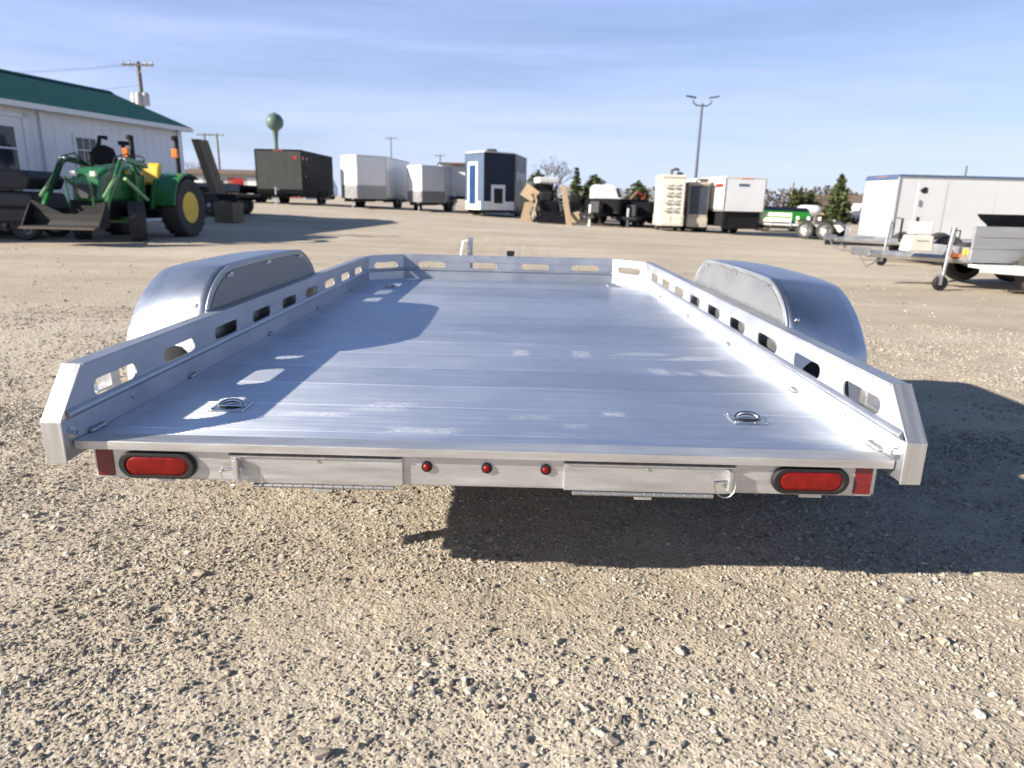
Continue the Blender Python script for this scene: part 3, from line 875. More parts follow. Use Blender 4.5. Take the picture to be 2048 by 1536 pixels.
def enclosed(label, loc, rz, W, L, H, z0, nose=0.0, left=WHT, right=WHT, side=WHT, roof=WHT2, guard=GREYP, guard_h=.6, trim=GREYP, group='enclosed trailers parked in the back row', name='enclosed_trailer', tongue=True, chassis=.18):
    """front (or nose tip) at local y=0 facing -y, body running to +y, x from -W/2 to W/2"""
    t = thing(name, label, 'trailer', loc, rz, group)
    h = W / 2
    pl = [(-h, nose), (0, 0), (h, nose), (h, L), (-h, L)] if nose else [(-h, 0), (h, 0), (h, L), (-h, L)]
    # body shell as ribbed side panels
    m = MB(); m.prism(pl, 'z', z0, H - .06); part('body', m, side, t, bevel=.03)
    rf = [(x * 1.008, y if y > 0 else -.012) for x, y in pl]
    m = MB(); m.prism(rf, 'z', H - .06, H - .02); m.prism([(x * .97, y) for x, y in rf], 'z', H - .02, H); part('roof', m, roof, t, bevel=.02)
    faces = [((-h, nose), (0, 0), left), ((0, 0), (h, nose), right)] if nose else [((-h, 0), (h, 0), left)]
    for (a, b, mt) in faces:
        A, B = Vector((*a, 0)), Vector((*b, 0)); u = (B - A).normalized(); n = Vector((u.y, -u.x, 0)); ln = (B - A).length
        def put(nm, u0, u1, za, zb, off, mat, th=.012):
            m = MB(); m.box(u0, u1, off - th, off, za, zb)
            m.xf(lambda x, y, z: tuple(A + u * x - n * (-y) + Vector((0, 0, z))) if False else tuple(A + u * x + n * y + Vector((0, 0, z))))
            return part(nm, m, mat, t)
        put('front_panel', .02, ln - .02, z0 + guard_h + .01, H - .09, .012, mt)
        put('stone_guard', .015, ln - .015, z0 + .02, z0 + guard_h, .018, guard)
    k = max(2, int(L / 1.22))
    y0 = nose + .03
    sw = (L - y0 - .04) / k
    for s in (-1, 1):
        for i in range(k):
            m = MB(); x0, x1 = sorted((s * h, s * (h + .010)))
            m.box(x0, x1, y0 + sw * i + .008, y0 + sw * (i + 1) - .008, z0 + .10, H - .10)
            part('side_panel', m, side, t)
        m = MB(); x0, x1 = sorted((s * h, s * (h + .02)))
        m.box(x0, x1, nose, L, H - .085, H - .055); part('roof_trim', m, trim, t)
        m = MB(); m.box(x0, x1, nose, L, z0 - .01, z0 + .09); part('sill_trim', m, trim, t)
        yc = L * .62
        for dy in (-.42, .42):
            wheel(t, (s * (h - .13), yc + dy, .33), .33)
        m = MB(); x0, x1 = sorted((s * (h + .005), s * (h + .05)))
        m.prism([(yc - .92, z0 - .02), (yc - .80, z0 + .22), (yc + .80, z0 + .22), (yc + .92, z0 - .02), (yc + .85, z0 - .02), (yc + .76, z0 + .16), (yc - .76, z0 + .16), (yc - .85, z0 - .02)], 'x', x0, x1)
        part('fender', m, trim, t)
    for s in (-1, 1):
        m = MB(); m.box(s * h - .028, s * h + .028, nose - .022, nose + .03, z0, H - .06); part('corner_trim', m, trim, t, bevel=.01)
    for xx in (-.18, 0, .18) if not nose else ():
        m = MB(); m.box(xx - .05, xx + .05, -.03, -.012, H - .075, H - .035); part('clearance_lamp', m, ORNG, t)
    m = MB(); m.box(h + .0105, h + .0165, nose + .5, nose + 1.25, z0 + .15, H - .2); sd = part('entry_door', m, side, t, bevel=.004)
    m = MB(); m.box(h + .0165, h + .05, nose + .55, nose + .60, z0 + .9, z0 + 1.05); part('door_handle', m, GREYP, sd)
    m = MB()
    m.box(-h + .1, -h + .2, nose + .1, L, z0 - chassis, z0 - .003); m.box(h - .2, h - .1, nose + .1, L, z0 - chassis, z0 - .003)
    for y in np.arange(nose + .2, L, .8):
        m.box(-h + .2, h - .2, y, y + .06, z0 - .12, z0 - .003)
    part('chassis', m, BLKST, t)
    if tongue:
        m = MB()
        m.prism([(-.55, nose + .4), (-.45, nose + .4), (.04, -1.15), (.04, -1.3), (-.04, -1.3)], 'z', z0 - .16, z0 - .05)
        m.prism([(.55, nose + .4), (.45, nose + .4), (-.04, -1.15), (-.04, -1.28), (.04, -1.28)], 'z', z0 - .158, z0 - .048)
        part('tongue', m, BLKST, t)
        m = MB(); m.box(-.03, .03, -.78, -.72, .10, z0 + .35); m.box(-.09, .09, -.84, -.66, 0.02, .06); m.tube([(.03, -.75, z0 + .28), (.16, -.75, z0 + .28), (.16, -.75, z0 + .18)], .012, 6)
        part('jack', m, GALV, t)
    return t

# --- back row, left to right
t = enclosed('black enclosed trailer with dark grey flat front below the water tower', (-13.27, 38.1, gz(-13.3, 38)), 0, 2.55, 6.6, 2.92, .55, 0, OLIVE, OLIVE, BLACK, BLACK, BLACK, .24, BLACK)
for x0, x1 in ((.82, 1.0),):
    m = MB(); m.box(x0, x1, -.020, -.013, 2.42, 2.58); part('marker_lamp', m, REDP, t)
for y in (.12, .8):
    m = MB(); m.box(1.286, 1.294, y, y + .25, 2.40, 2.56); part('decal', m, REDP if y < .5 else OLIVE, t)
t = enclosed('white v-nose enclosed trailer beside the black one, grey stone guard', (-8.92, 37.9, gz(-9, 38.5)), R(-5), 2.6, 6.8, 2.85, .52, 1.25, guard_h=.72)
m = MB(); m.prism([(2.0, .62), (2.22, .62), (3.45, 2.68), (3.18, 2.68)], 'x', 1.262, 1.270); part('stripe', m, REDP, t)
m = MB(); m.box(1.262, 1.275, 4.2, 5.0, .75, 2.35); d = part('side_door', m, SLATE, t); m = MB(); m.box(1.275, 1.30, 4.25, 4.32, 1.45, 1.6); part('handle', m, BLKST, d)
t = enclosed('smaller white v-nose enclosed trailer second right of the black one', (-5.40, 38.4, gz(-5.4, 39)), R(-5), 2.2, 5.2, 2.52, .5, 1.15, guard_h=.62)
m = MB(); m.box(1.062, 1.075, 2.6, 3.3, .72, 2.1); part('side_door', m, GREYP, t)
t = enclosed('white raised trailer with black roof behind the navy one', (-3.75, 41.2, gz(-4, 43)), 0, 2.1, 5.5, 2.85, .92, 0, WHT, WHT, WHT, BLACK, WHT2, .5, BLKST, chassis=.5)
m = MB(); m.prism([(-.95, 2.75), (.98, 2.75), (.98, 2.68), (-.95, 2.72)], 'y', -.35, .0); part('awning', m, BLACK, t)
# navy ice-house trailer
t = enclosed('navy and white v-nose trailer with a blue front panel and roof vent', (-1.70, 34.6, gz(-1.7, 36)), R(-9), 2.62, 5.6, 3.22, .32, 1.45, SLATE, NAVY, NAVY, WHT2, WHT, .45, NAVY, tongue=False)
A_, B_ = Vector((-1.31, 1.45, 0)), Vector((0, 0, 0))
def on_nose(t, A, B, nm, u0, u1, za, zb, off, mat, th=.012, parent=None):
    u = (B - A).normalized(); n = Vector((u.y, -u.x, 0))
    m = MB(); m.box(u0, u1, off - th, off, za, zb)
    m.xf(lambda x, y, z: tuple(A + u * x + n * y + Vector((0, 0, z))))
    return part(nm, m, mat, parent or t)
o = on_nose(t, A_, B_, 'door', .30, 1.30, .45, 2.72, .032, WHT)
on_nose(t, A_, B_, 'door_panel', .46, 1.12, .62, 2.56, .045, BLUE, .012, o)
on_nose(t, A_, B_, 'corner_post', 1.62, 1.95, .35, 3.12, .035, SLATE, .02)
A_, B_ = Vector((0, 0, 0)), Vector((1.31, 1.45, 0))
o = on_nose(t, A_, B_, 'access_hatch', .42, 1.32, .55, 1.60, .035, WHT, .02)
on_nose(t, A_, B_, 'opening', .60, 1.16, .68, 1.42, .045, HOLE, .01, o)
m = MB(); m.box(-.35, .35, 1.5, 2.3, 3.22, 3.30); m.box(-.22, .22, 1.6, 2.2, 3.30, 3.42); part('roof_vent', m, DKGREY, t, bevel=.03)
for y in (2.2, 3.2, 4.2):
    m = MB(); m.box(1.318, 1.33, y, y + .5, 1.5, 2.3); o = part('window', m, GLASS, t); m = MB(); m.box(1.33, 1.336, y + .23, y + .27, 1.5, 2.3); part('mullion', m, SLATE, o)
m = MB(); m.cyl((-.2, .95, .0), (-.2, .95, .40), .05, 10); m.box(-.3, -.1, .85, 1.05, 0, .05); part('front_stand', m, BLKST, t)

# plywood, dark machine, timber beam
def sheet(name, label, cat, pts, th, mat, group=None):
    """a flat board given by four corner points, with real thickness"""
    P4 = [Vector(p) for p in pts]
    n = (P4[1] - P4[0]).cross(P4[3] - P4[0]).normalized() * th
    m = MB(); m.add([tuple(p) for p in P4] + [tuple(p + n) for p in P4], [(0, 1, 2, 3), (7, 6, 5, 4), (0, 4, 5, 1), (1, 5, 6, 2), (2, 6, 7, 3), (3, 7, 4, 0)])
    o = m.build(name, mat); return tag(o, label, cat, group)
# dump trailers with stake sides
def dump_trailer(label, loc, rz, W, L, zb, zt, mat=BLACK, group='dark open trailers in the back row'):
    t = thing('dump_trailer', label, 'trailer', loc, rz, group)
    h = W / 2
    m = MB(); m.box(-h, h, 0, L, zb - .06, zb); part('floor', m, BLKST, t)
    for s in (-1, 1):
        m = MB(); x0, x1 = sorted((s * h, s * (h - .05))); m.box(x0, x1, 0, L, zb, zt); part('side_wall', m, mat, t, bevel=.01)
        n = int(L / .6)
        for i in range(n + 1):
            m = MB(); x0, x1 = sorted((s * h, s * (h + .05))); y = .02 + (L - .1) * i / n; m.box(x0, x1, y, y + .06, zb - .1, zt - .04); part('stake', m, mat, t)
        for dy in (-.42, .42):
            wheel(t, (s * (h + .16), L * .6 + dy, .35), .35, rim=GALV)
        m = MB(); x0, x1 = sorted((s * (h + .052), s * (h + .30))); m.box(x0, x1, L * .6 - .85, L * .6 + .85, .74, .77); part('fender', m, mat, t)
    m = MB(); m.box(-h + .05, h - .05, 0, .05, zb, zt); part('front_wall', m, mat, t)
    m = MB(); m.box(-h + .05, h - .05, L - .05, L, zb, zt - .1); part('tail_gate', m, mat, t)
    m = MB(); m.box(-.4, -.3, -1.2, L, zb - .2, zb - .065); m.box(.3, .4, -1.2, L, zb - .2, zb - .065); m.box(-.4, .4, -1.35, -1.2, zb - .2, zb - .06); part('chassis', m, BLKST, t)
    m = MB(); m.box(-.22, .22, -.6, -.15, zb - .05, zb + .45); part('pump_box', m, DKGREY, t, bevel=.02)
    m = MB(); m.box(-.04, .04, -1.1, -1.02, .03, zb + .3); m.box(-.1, .1, -1.16, -.96, 0, .03); part('jack', m, GALV, t)
    return t
dump_trailer('black dump trailer in the middle of the back row, in front of a white van', (3.75, 30.6, gz(3.9, 32)), R(-30), 1.75, 3.8, .62, 1.20)
dump_trailer('black dump trailer standing against the cream generator', (5.35, 31.0, gz(5.75, 32)), R(-22), 1.5, 3.8, .55, 1.14)
# skid steer attachment stack: a dark wheeled machine
t = thing('skid_loader', 'dark skid loader with a pale cab roof behind the leaning timber', 'loader', (1.45, 30.0, gz(1.4, 30)), R(12))
m = MB(); m.box(-.42, .42, .1, 1.9, .25, .95); part('body', m, BLKST, t, bevel=.05)
for x in (-.38, .36):
    for y in (.35, 1.15):
        m = MB(); m.box(x, x + .05, y, y + .06, .95, 1.72); part('cab_post', m, BLKST, t)
m = MB(); m.box(-.46, .46, .28, 1.30, 1.72, 1.98); part('cab_roof', m, WHT2, t, bevel=.06)
m = MB(); m.box(-.36, .36, 1.20, 1.24, 1.0, 1.70); part('rear_guard', m, HOLE, t)
m = MB(); m.box(-.25, .25, .7, 1.1, .95, 1.35); part('seat', m, DKGREY, t, bevel=.05)
for s in (-1, 1):
    m = MB(); m.tube([(s * .52, 1.7, .95), (s * .54, 1.2, 1.25), (s * .52, .1, .85), (s * .50, -.35, .32)], .06, 8); part('lift_arm', m, DKGREY, t)
    for y in (.45, 1.45):
        wheel(t, (s * .56, y, .36), .36, .24, rim=CREAM)
m = MB(); m.prism([(-.35, .06), (-.80, .03), (-.82, .06), (-.40, .12), (-.32, .50), (-.35, .52)], 'x', -.7, .7); part('bucket', m, BLKST, t)
m = MB(); m.tube([(-.62, -.3, .2), (-.72, -.1, .55), (-.58, .05, .95), (-.66, .1, 1.25)], .045, 8); part('hose', m, BEAM, t)
sheet('plywood_sheet', 'pale plywood sheet tilted against the dark skid loader', 'plywood', [(.66, 30.9, .98), (1.02, 31.0, 1.42), (.44, 31.1, 1.80), (.12, 31.0, 1.30)], .03, TAN)
sheet('plywood_offcut', 'tan board standing on the ground right of the navy trailer', 'board', [(.15, 30.95, .14), (.85, 30.95, .10), (.84, 31.02, .98), (.34, 31.02, .98)], .03, TAN)
sheet('plywood_offcut', 'tan board standing on edge right of the leaning timber', 'board', [(2.35, 30.2, .12), (2.80, 30.2, .10), (2.84, 30.3, .62), (2.44, 30.3, .55)], .03, TAN)
m = MB(); m.add([(2.12, 28.2, .05), (2.36, 28.2, .05), (2.36, 28.34, .05), (2.12, 28.34, .05), (1.84, 28.75, 1.72), (2.06, 28.75, 1.72), (2.06, 28.88, 1.72), (1.84, 28.88, 1.72)], [(0, 3, 2, 1), (4, 5, 6, 7), (0, 1, 5, 4), (1, 2, 6, 5), (2, 3, 7, 6), (3, 0, 4, 7)])
tag(m.build('timber_beam', BEAM, bevel=.008), 'long tan timber beam leaning upright in front of the skid loader', 'timber')
# long lowboy filling the dark middle of the row
t = thing('lowboy_trailer', 'long low black trailer lying side-on behind the dump trailers', 'trailer', (.75, 33.6, gz(4, 33.6)), R(-1.5), 'dark open trailers in the back row')
m = MB(); m.box(0, 7.3, 0, 2.1, .50, .66); part('deck', m, BLKST, t)
for i in range(9):
    m = MB(); m.box(.05 + i * .9, .13 + i * .9, -.05, 0, .42, 1.02) ; part('stake', m, BLKST, t)
for z in (.70, .86):
    m = MB(); m.box(.05, 7.3, -.03, -.002, z, z + .13); part('side_board', m, BLACK, t)
for x in (2.6, 3.4, 6.2):
    for y in (.12, 1.98): wheel(t, (x, y, .34), .34, .24, 'y', GALV)
for i, (x, w_, h_) in enumerate(((.6, .9, .5), (1.8, .6, .75), (4.6, 1.3, .55), (6.2, .7, .8))):
    m = MB(); m.prism([(x, .662), (x + w_, .662), (x + w_ * .9, .66 + h_), (x + w_ * .2, .66 + h_ * .9)], 'y', .4, 1.5); part('load', m, (DKGREY, BLKST, DIRT, DKGREY)[i], t, bevel=.05)
m = MB(); m.box(.1, 7.2, .3, .42, .34, .498); m.box(.1, 7.2, 1.7, 1.82, .34, .498); part('chassis', m, BLKST, t)
# white van behind
t = thing('cargo_van', 'white van with a rounded roof behind the black dump trailers', 'van', (5.9, 45.0, gz(5.9, 45)), 0)
m = MB(); m.prism([(-1.05, .45), (1.15, .45), (1.15, 1.15), (.95, 1.35), (.62, 2.05), (.30, 2.18), (-.85, 2.18), (-1.02, 2.0)], 'y', 0, 1.85); part('body', m, WHT, t, bevel=.08)
m = MB(); m.prism([(.66, 1.40), (.92, 1.40), (.66, 1.98), (.45, 1.98)], 'y', -.01, 1.86); part('side_window', m, GLASS, t)
for x in (-.62, .68):
    for y in (.1, 1.75): wheel(t, (x, y, .34), .34, .22, 'y', GALV)
m = MB(); m.box(-1.08, -1.03, .2, 1.65, .4, .55); m.box(1.14, 1.2, .2, 1.65, .4, .6); part('bumper', m, DKGREY, t)
# small reddish excavator arm
t = thing('mini_excavator', 'rusty orange mini excavator between the van and the generators', 'excavator', (7.15, 43.0, gz(7.1, 43)), R(20))
for s in (-1, 1):
    m = MB(); m.prism([(-.7, .0), (.7, .0), (.85, .2), (.7, .42), (-.7, .42), (-.85, .2)], 'y', s * .5 - .13, s * .5 + .13); part('track', m, BLKST, t, bevel=.03)
m = MB(); m.box(-.6, .5, -.5, .5, .42, 1.05); part('body', m, REDP, t, bevel=.08)
m = MB(); m.tube([(.4, 0, .8), (.9, 0, 1.6), (.3, 0, 1.75)], .09, 8); part('boom', m, REDP, t)
m = MB(); m.tube([(.3, 0, 1.75), (-.2, 0, 1.25)], .07, 8); part('stick', m, BRICK, t)
m = MB(); m.prism([(-.35, 1.05), (-.05, 1.05), (-.05, 1.3), (-.2, 1.35)], 'y', -.2, .2); part('bucket', m, DIRT, t)

# --- cream generator and grey one
def generator(label, loc, W, L, H, mat, panel, louvres):
    t = thing('portable_generator', label, 'generator', loc, R(-3), 'generators beside the white box trailer')
    h = W / 2
    m = MB(); m.box(-h, h, 0, L, .22, H * .30); part('base_tank', m, mat, t, bevel=.02)
    m = MB(); m.box(-h + .02, h - .02, .04, L, H * .30 + .002, H - .12); part('housing', m, mat, t, bevel=.02)
    m = MB(); m.box(-h - .03, h + .03, .0, L + .03, H - .12, H); part('roof_cap', m, mat, t, bevel=.03)
    if louvres:
        for cx in (-.30, .02):
            for k in range(8):
                z = H * .36 + k * .155
                m = MB(); m.prism([(.040, z), (-.02, z - .035), (-.02, z - .025), (.040, z + .03)], 'x', cx, cx + .24); part('louvre', m, mat if k % 2 else GREYP, t)
        for k in range(2):
            m = MB(); m.box(-h + .05 + k * .45, -h + .45 + k * .45, -.015, .0, .30, H * .28); part('service_door', m, mat, t, bevel=.005)
        m = MB(); m.tube([(-.1, .3, H), (-.1, .3, H + .18), (.1, .3, H + .24), (.2, .3, H + .16)], .06, 10); part('exhaust', m, DIRT, t, smooth=True)
        m = MB(); m.lathe([(.14, 0), (.14, .08), (.05, .12), (.001, .12)], (.28, .5, H), 'z', 14); part('cap', m, DKGREY, t)
    else:
        m = MB(); m.box(-h + .06, h - .06, .015, .04, H * .36, H - .16); part('radiator_panel', m, panel, t)
        m = MB(); m.box(h - .35, h - .05, .2, .6, H, H + .14); part('air_intake', m, DIRT, t, bevel=.03)
        m = MB(); m.tube([(-.1, .3, H), (-.05, .3, H + .1), (.12, .3, H + .1)], .04, 8); part('exhaust', m, DIRT, t)
    for s in (-1, 1):
        wheel(t, (s * (h - .10), L * .6, .24), .24, .16)
    m = MB(); m.box(-h + .1, h - .1, .05, L - .05, .12, .22); part('skid_frame', m, BLKST, t)
    return t
generator('cream portable generator with louvred vents and a bent exhaust on top', (6.48, 28.0, gz(6.5, 28)), .98, 2.1, 2.28, CREAM, NAVY, True)
generator('grey beige portable generator with a dark radiator panel', (7.62, 28.3, gz(7.6, 28.3)), .86, 2.2, 2.06, pm('grey beige paint', (.42, .38, .31), .5, 0, .15, 5), pm('dark slate radiator', (.035, .045, .065), .5, 0, .2, 20), False)
# white box trailer on tall black chassis
t = enclosed('white box trailer on a tall black chassis right of the generators', (9.30, 27.6, gz(9.3, 28)), R(8), 1.72, 4.4, 2.32, .95, 0, WHT, WHT, WHT, WHT2, WHT, .12, GREYP, group='enclosed trailers parked in the back row', tongue=False, chassis=.62)
m = MB(); m.box(-.80, .80, .12, .2, .25, .90); part('skirt', m, BLKST, t)
m = MB(); m.box(-.862-.02, -.862-.012, .2, .9, 1.9, 2.05); part('decal', m, REDP, t)
m = MB(); m.box(-.30, .15, -.022, -.013, 1.95, 2.05); part('name_plate', m, SLATE, t)

# --- cream flat deck trailer
t = thing('stake_trailer', 'low cream slatted trailer with black tyres right of the white box trailer', 'trailer', (9.95, 28.2, gz(10.5, 28)), R(-38))
for k, (z, h_) in enumerate(((.62, .16), (.84, .14))):
    for i in range(2):
        m = MB(); m.box(.02 + i * .78, .76 + i * .78, -.03, .0, z, z + h_); part('side_board', m, CREAM, t, bevel=.01)
for i in range(3):
    m = MB(); m.box(-.02 + i * .78, .02 + i * .78, -.05, -.031, .45, 1.0); part('stake', m, GREYP, t)
for i in range(3):
    m = MB(); m.box(1.75 + i * .42, 1.87 + i * .42, -.03, .0, .60, .86); part('stake', m, CREAM, t)
m = MB(); m.box(0, 3.4, 0, 1.7, .48, .55); part('deck', m, GREYP, t)
m = MB(); m.box(.2, 3.3, .1, .2, .34, .478); m.box(.2, 3.3, 1.5, 1.6, .34, .478); part('chassis', m, BLKST, t)
m = MB(); m.prism([(3.05, .60), (3.45, .30), (3.60, .42), (3.2, .78)], 'y', -.02, .25); part('ramp_end', m, CREAM, t)
for x in (2.2, 2.95):
    for y in (-.14, 1.84): wheel(t, (x, y, .34), .34, .22, 'y')
m = MB(); m.box(1.75, 3.4, -.28, -.03, .70, .73); part('fender', m, BLKST, t)
# dark wheels/implement by its right end
t = thing('wheel_stack', 'pair of black tyres parked between cream trailer and silver trailer', 'tyres', (13.0, 23.6, gz(13, 23.6)), R(20))
wheel(t, (0, 0, .36), .36, .26, 'y', GALV); wheel(t, (.6, .15, .36), .36, .26, 'y', GALV)
m = MB(); m.box(-.3, .9, .05, .12, .33, .40); part('axle', m, BLKST, t)
# green covered wagon
t = thing('grain_wagon', 'long green covered wagon behind the cream trailer', 'wagon', (13.6, 34.5, gz(13.6, 34.5)), R(-6))
m = MB(); m.prism([(-1.35, .60), (1.25, .50), (1.35, .78), (1.20, 1.05), (-1.15, 1.10), (-1.45, .85)], 'y', 0, 1.6); part('hopper', m, pm('wagon green', (.015, .19, .02), .4, 0, .15, 3), t, bevel=.03)
m = MB(); m.prism([(-1.18, 1.10), (1.22, 1.05), (1.05, 1.22), (-1.0, 1.28)], 'y', -.03, 1.63); part('cover', m, NAVY, t)
for x in (-.9, .9):
    for y in (.1, 1.5): wheel(t, (x, y, .36), .36, .24, 'y', YELL)
m = MB(); m.box(-1.2, 1.2, .6, 1.0, .36, .55); part('frame', m, BLKST, t)
m = MB(); m.lathe([(.001, 0), (.12, .02), (.14, .12), (.08, .22), (.001, .24)], (-1.75, .2, .62), 'z', 14); part('lamp', m, pm('lime cap', (.45, .6, .12), .5), t)

# --- silver enclosed trailer on the right, side on
t = enclosed('long silver enclosed trailer with white front parked side-on at the right', (9.66, 17.42, gz(10, 17)), R(-90) + R(2), 1.62, 6.4, 2.0, .34, 0, WHT, WHT, SILV, SLATE, GREYP, .10, GREYP, group='enclosed trailers at the right of the lot')
m = MB(); m.box(.74, .835, -.035, .05, .32, 1.93); part('corner_post', m, A_CAP, t, bevel=.03)
m = MB(); m.box(-.82, .74, -.04, .06, 1.86, 1.96); part('nose_cap', m, pm('blue nose cap', (.10, .15, .27), .3, .3, .1, 2), t, bevel=.03)
m = MB(); m.prism([(.55, 1.62), (.64, 1.54), (.76, 1.55), (.76, 1.68), (.66, 1.71)], 'x', .822, .828); part('vent', m, HOLE, t)
m = MB(); m.box(.822, .83, .05, .18, .92, .95); part('latch', m, GREYP, t)

# --- low aluminium trailers with swing jacks
def low_trailer(label, jx, jy, bx0, bx1, by0, by1, ztop, zbot, panel):
    t = thing('utility_trailer', label, 'trailer', (jx, jy, gz(jx, jy)), 0, 'low aluminium trailers at the right')
    X = lambda x: x - jx
    Yq = lambda y: y - jy
    yc = (by0 + by1) / 2
    m = MB(); m.box(X(bx0), X(bx1), Yq(by0), Yq(by1), .40, .45); part('deck', m, GALV, t)
    if panel:
        nb = 3; hh = (ztop - zbot) / nb
        for side in (by0,):
            for k in range(nb):
                m = MB(); m.box(X(bx0), X(bx1), Yq(side) - .02, Yq(side) + .02, zbot + hh * k + .002, zbot + hh * (k + 1) - .002); part('side_board', m, pm('dull alloy board', (.40, .40, .40), .5, .55, .12, 5, stretch=(.3, 1, 3)), t, bevel=.006)
        m = MB(); m.box(X(bx0) - .03, X(bx0), Yq(by0), Yq(by1), .40, .60); part('front_board', m, GALV, t)
    m = MB(); m.box(X(bx0) - .02, X(bx0) + 1.2, Yq(by0) - .30, Yq(by0) - .022, zbot - .09, zbot - .05)
    m.prism([(X(bx0) - .02, zbot - .05), (X(bx0) + 1.2, zbot - .05), (X(bx0) + 1.5, zbot - .22), (X(bx0) - .02, zbot - .14)], 'y', Yq(by0) - .31, Yq(by0) - .28)
    part('fender', m, WHITE, t, bevel=.012)
    for xx in (X(bx0) + .9, X(bx0) + 1.7):
        for yy in (by0 - .14, by1 + .14): wheel(t, (xx, Yq(yy), .30), .30, .20, 'y', GALV)
    m = MB(); m.cyl((X(bx0) + .9, Yq(by0), .30), (X(bx0) + .9, Yq(by1), .30), .035, 8); m.cyl((X(bx0) + 1.7, Yq(by0), .30), (X(bx0) + 1.7, Yq(by1), .30), .035, 8); part('axle', m, BLKST, t)
    cx = X(bx0) - .95
    m = MB()
    m.tube([(X(bx0) + .1, Yq(by0) + .08, .42), (cx + .1, Yq(yc) - .03, .44), (cx - .1, Yq(yc) - .03, .44)], .05, 4)
    m.tube([(X(bx0) + .1, Yq(by1) - .08, .42), (cx + .1, Yq(yc) + .03, .44), (cx - .1, Yq(yc) + .03, .44)], .05, 4)
    part('tongue', m, GALV, t)
    m = MB(); m.box(cx - .32, cx - .08, Yq(yc) - .05, Yq(yc) + .05, .42, .53); m.tube([(cx - .2, Yq(yc), .42), (cx - .1, Yq(yc) - .02, .25), (cx + .1, Yq(yc), .36)], .012, 6); part('coupler', m, ZINC, t, bevel=.01)
    m = MB(); m.cyl((0.02, 0, .10), (.06, .02, .78), .025, 10); m.cyl((.055, .02, .50), (.075, .02, .86), .036, 10); jk = part('jack', m, ZINC, t, smooth=True)
    m = MB(); m.lathe([(.03, -.035), (.085, -.035), (.10, -.02), (.10, .02), (.085, .035), (.03, .035)], (0, 0, .10), 'y', 24); part('jack_wheel', m, RUBBER, jk, smooth=True)
    m = MB(); m.box(-.045, .0, -.05, .05, .08, .22); part('wheel_fork', m, ZINC, jk)
    m = MB(); m.tube([(.075, .02, .82), (.075, -.12, .82), (.075, -.12, .72)], .010, 6); part('crank_handle', m, BLKST, jk)
    return t, X, Yq, cx, yc
t, X_, Y_, cx, yc = low_trailer('aluminium trailer with solid grey sides and a cream tongue box at the right edge', 5.96, 8.08, 6.25, 9.2, 8.0, 9.4, .885, .43, True)
m = MB(); m.prism([(-.52, .52), (-.17, .52), (-.19, .74), (-.48, .74)], 'y', .0, .26); tb = part('tongue_box', m, CREAM, t, bevel=.02)
m = MB(); m.box(-.42, -.26, -.006, .0, .665, .675); part('latch', m, GREYP, tb)
m = MB(); m.box(.12, .30, .05, .2, .46, .50); m.box(.05, .1, .0, .04, .5, .56); part('reflector', m, ORNG, t)
m = MB(); m.box(.22, .30, -.06, -.03, .50, .58); part('hazard_label', m, YELL, t)
m = MB(); m.prism([(.88, .455), (2.6, .455), (2.6, 1.04), (.70, 1.04), (.76, .97), (.88, .88)], 'y', .12, .60)
bx = m.build('cargo_box', BLACK, bevel=.02); bx.location = (5.96, 8.08, 0); tag(bx, 'black toolbox lying across the grey sided trailer at the right edge', 'toolbox')
t, X_, Y_, cx, yc = low_trailer('low aluminium trailer with a bare tongue in front of the silver enclosed trailer', 7.32, 12.34, 7.95, 11.2, 12.9, 14.3, .75, .46, False)
m = MB(); m.box(.62, .98, .10, .42, .62, .86); part('winch_box', m, WHT, t, bevel=.02)
m = MB(); m.tube([(.75, .3, .45), (.75, .3, .95)], .03, 8); m.tube([(.45, .3, .45), (.45, .3, .92)], .022, 8); part('winch_post', m, BLKST, t)

# ================================================================== left side: building, tractor
CX, CY = -10.2, 20.2
BA = math.atan2(6.2, 1.25) - math.pi / 2       # local +y runs along the wall, away from camera
t = thing('shop_building', 'white ribbed metal building with a green roof at the left', 'building', (CX, CY, 0), BA)
BL, BW, EH, RH = 9.8, 4.9, 3.0, 3.93
m = MB(); m.box(-BW, -.03, -BL, -.03, -.1, EH - .04); m.prism([(-BW, EH - .04), (-.03, EH - .04), (-BW / 2, RH - .10)], 'y', -BL, -.03); part('wall_core', m, SIDING, t)
k = 0
pw = .92
yy = -BL
while yy < -.05:
    m = MB(); y1 = min(yy + pw, 0)
    m.box(-.03, 0, yy + .002, y1 - .002, 0, EH - .03)
    q = yy + .06
    while q < y1 - .05:
        m.prism([(0, q), (.018, q + .015), (.018, q + .035), (0, q + .05)], 'z', 0, EH - .03) if False else m.box(0, .007, q, q + .03, 0, EH - .03)
        q += .30
    part('siding_panel', m, SIDING, t); yy += pw
for i in range(5):
    m = MB(); x1 = -.03 - i * .97; m.box(max(-BW, x1 - .96), x1, -.03, 0, 0, EH + (RH - EH) * (1 - abs((x1 - .48) + BW / 2) / (BW / 2)) - .2); part('gable_panel', m, SIDING, t)
ov = .28
for s in (0, 1):
    e0 = (ov if s == 0 else -BW - ov)
    sl = (RH - EH) / (BW / 2)
    n = 16
    for i in range(n):
        ya, yb = -BL - .3 + (BL + .55) * i / n, -BL - .3 + (BL + .55) * (i + 1) / n
        m = MB(); m.prism([(e0, EH - ov * sl), (-BW / 2, RH), (-BW / 2, RH + .05), (e0, EH - ov * sl + .05)], 'y', ya + .004, yb - .004)
        part('roof_sheet', m, ROOFG, t)
m = MB(); m.prism([(-BW / 2 - .18, RH + .0), (-BW / 2, RH + .085), (-BW / 2 + .18, RH + .0), (-BW / 2, RH + .055)], 'y', -BL - .32, .27); part('ridge_cap', m, ROOFG, t)
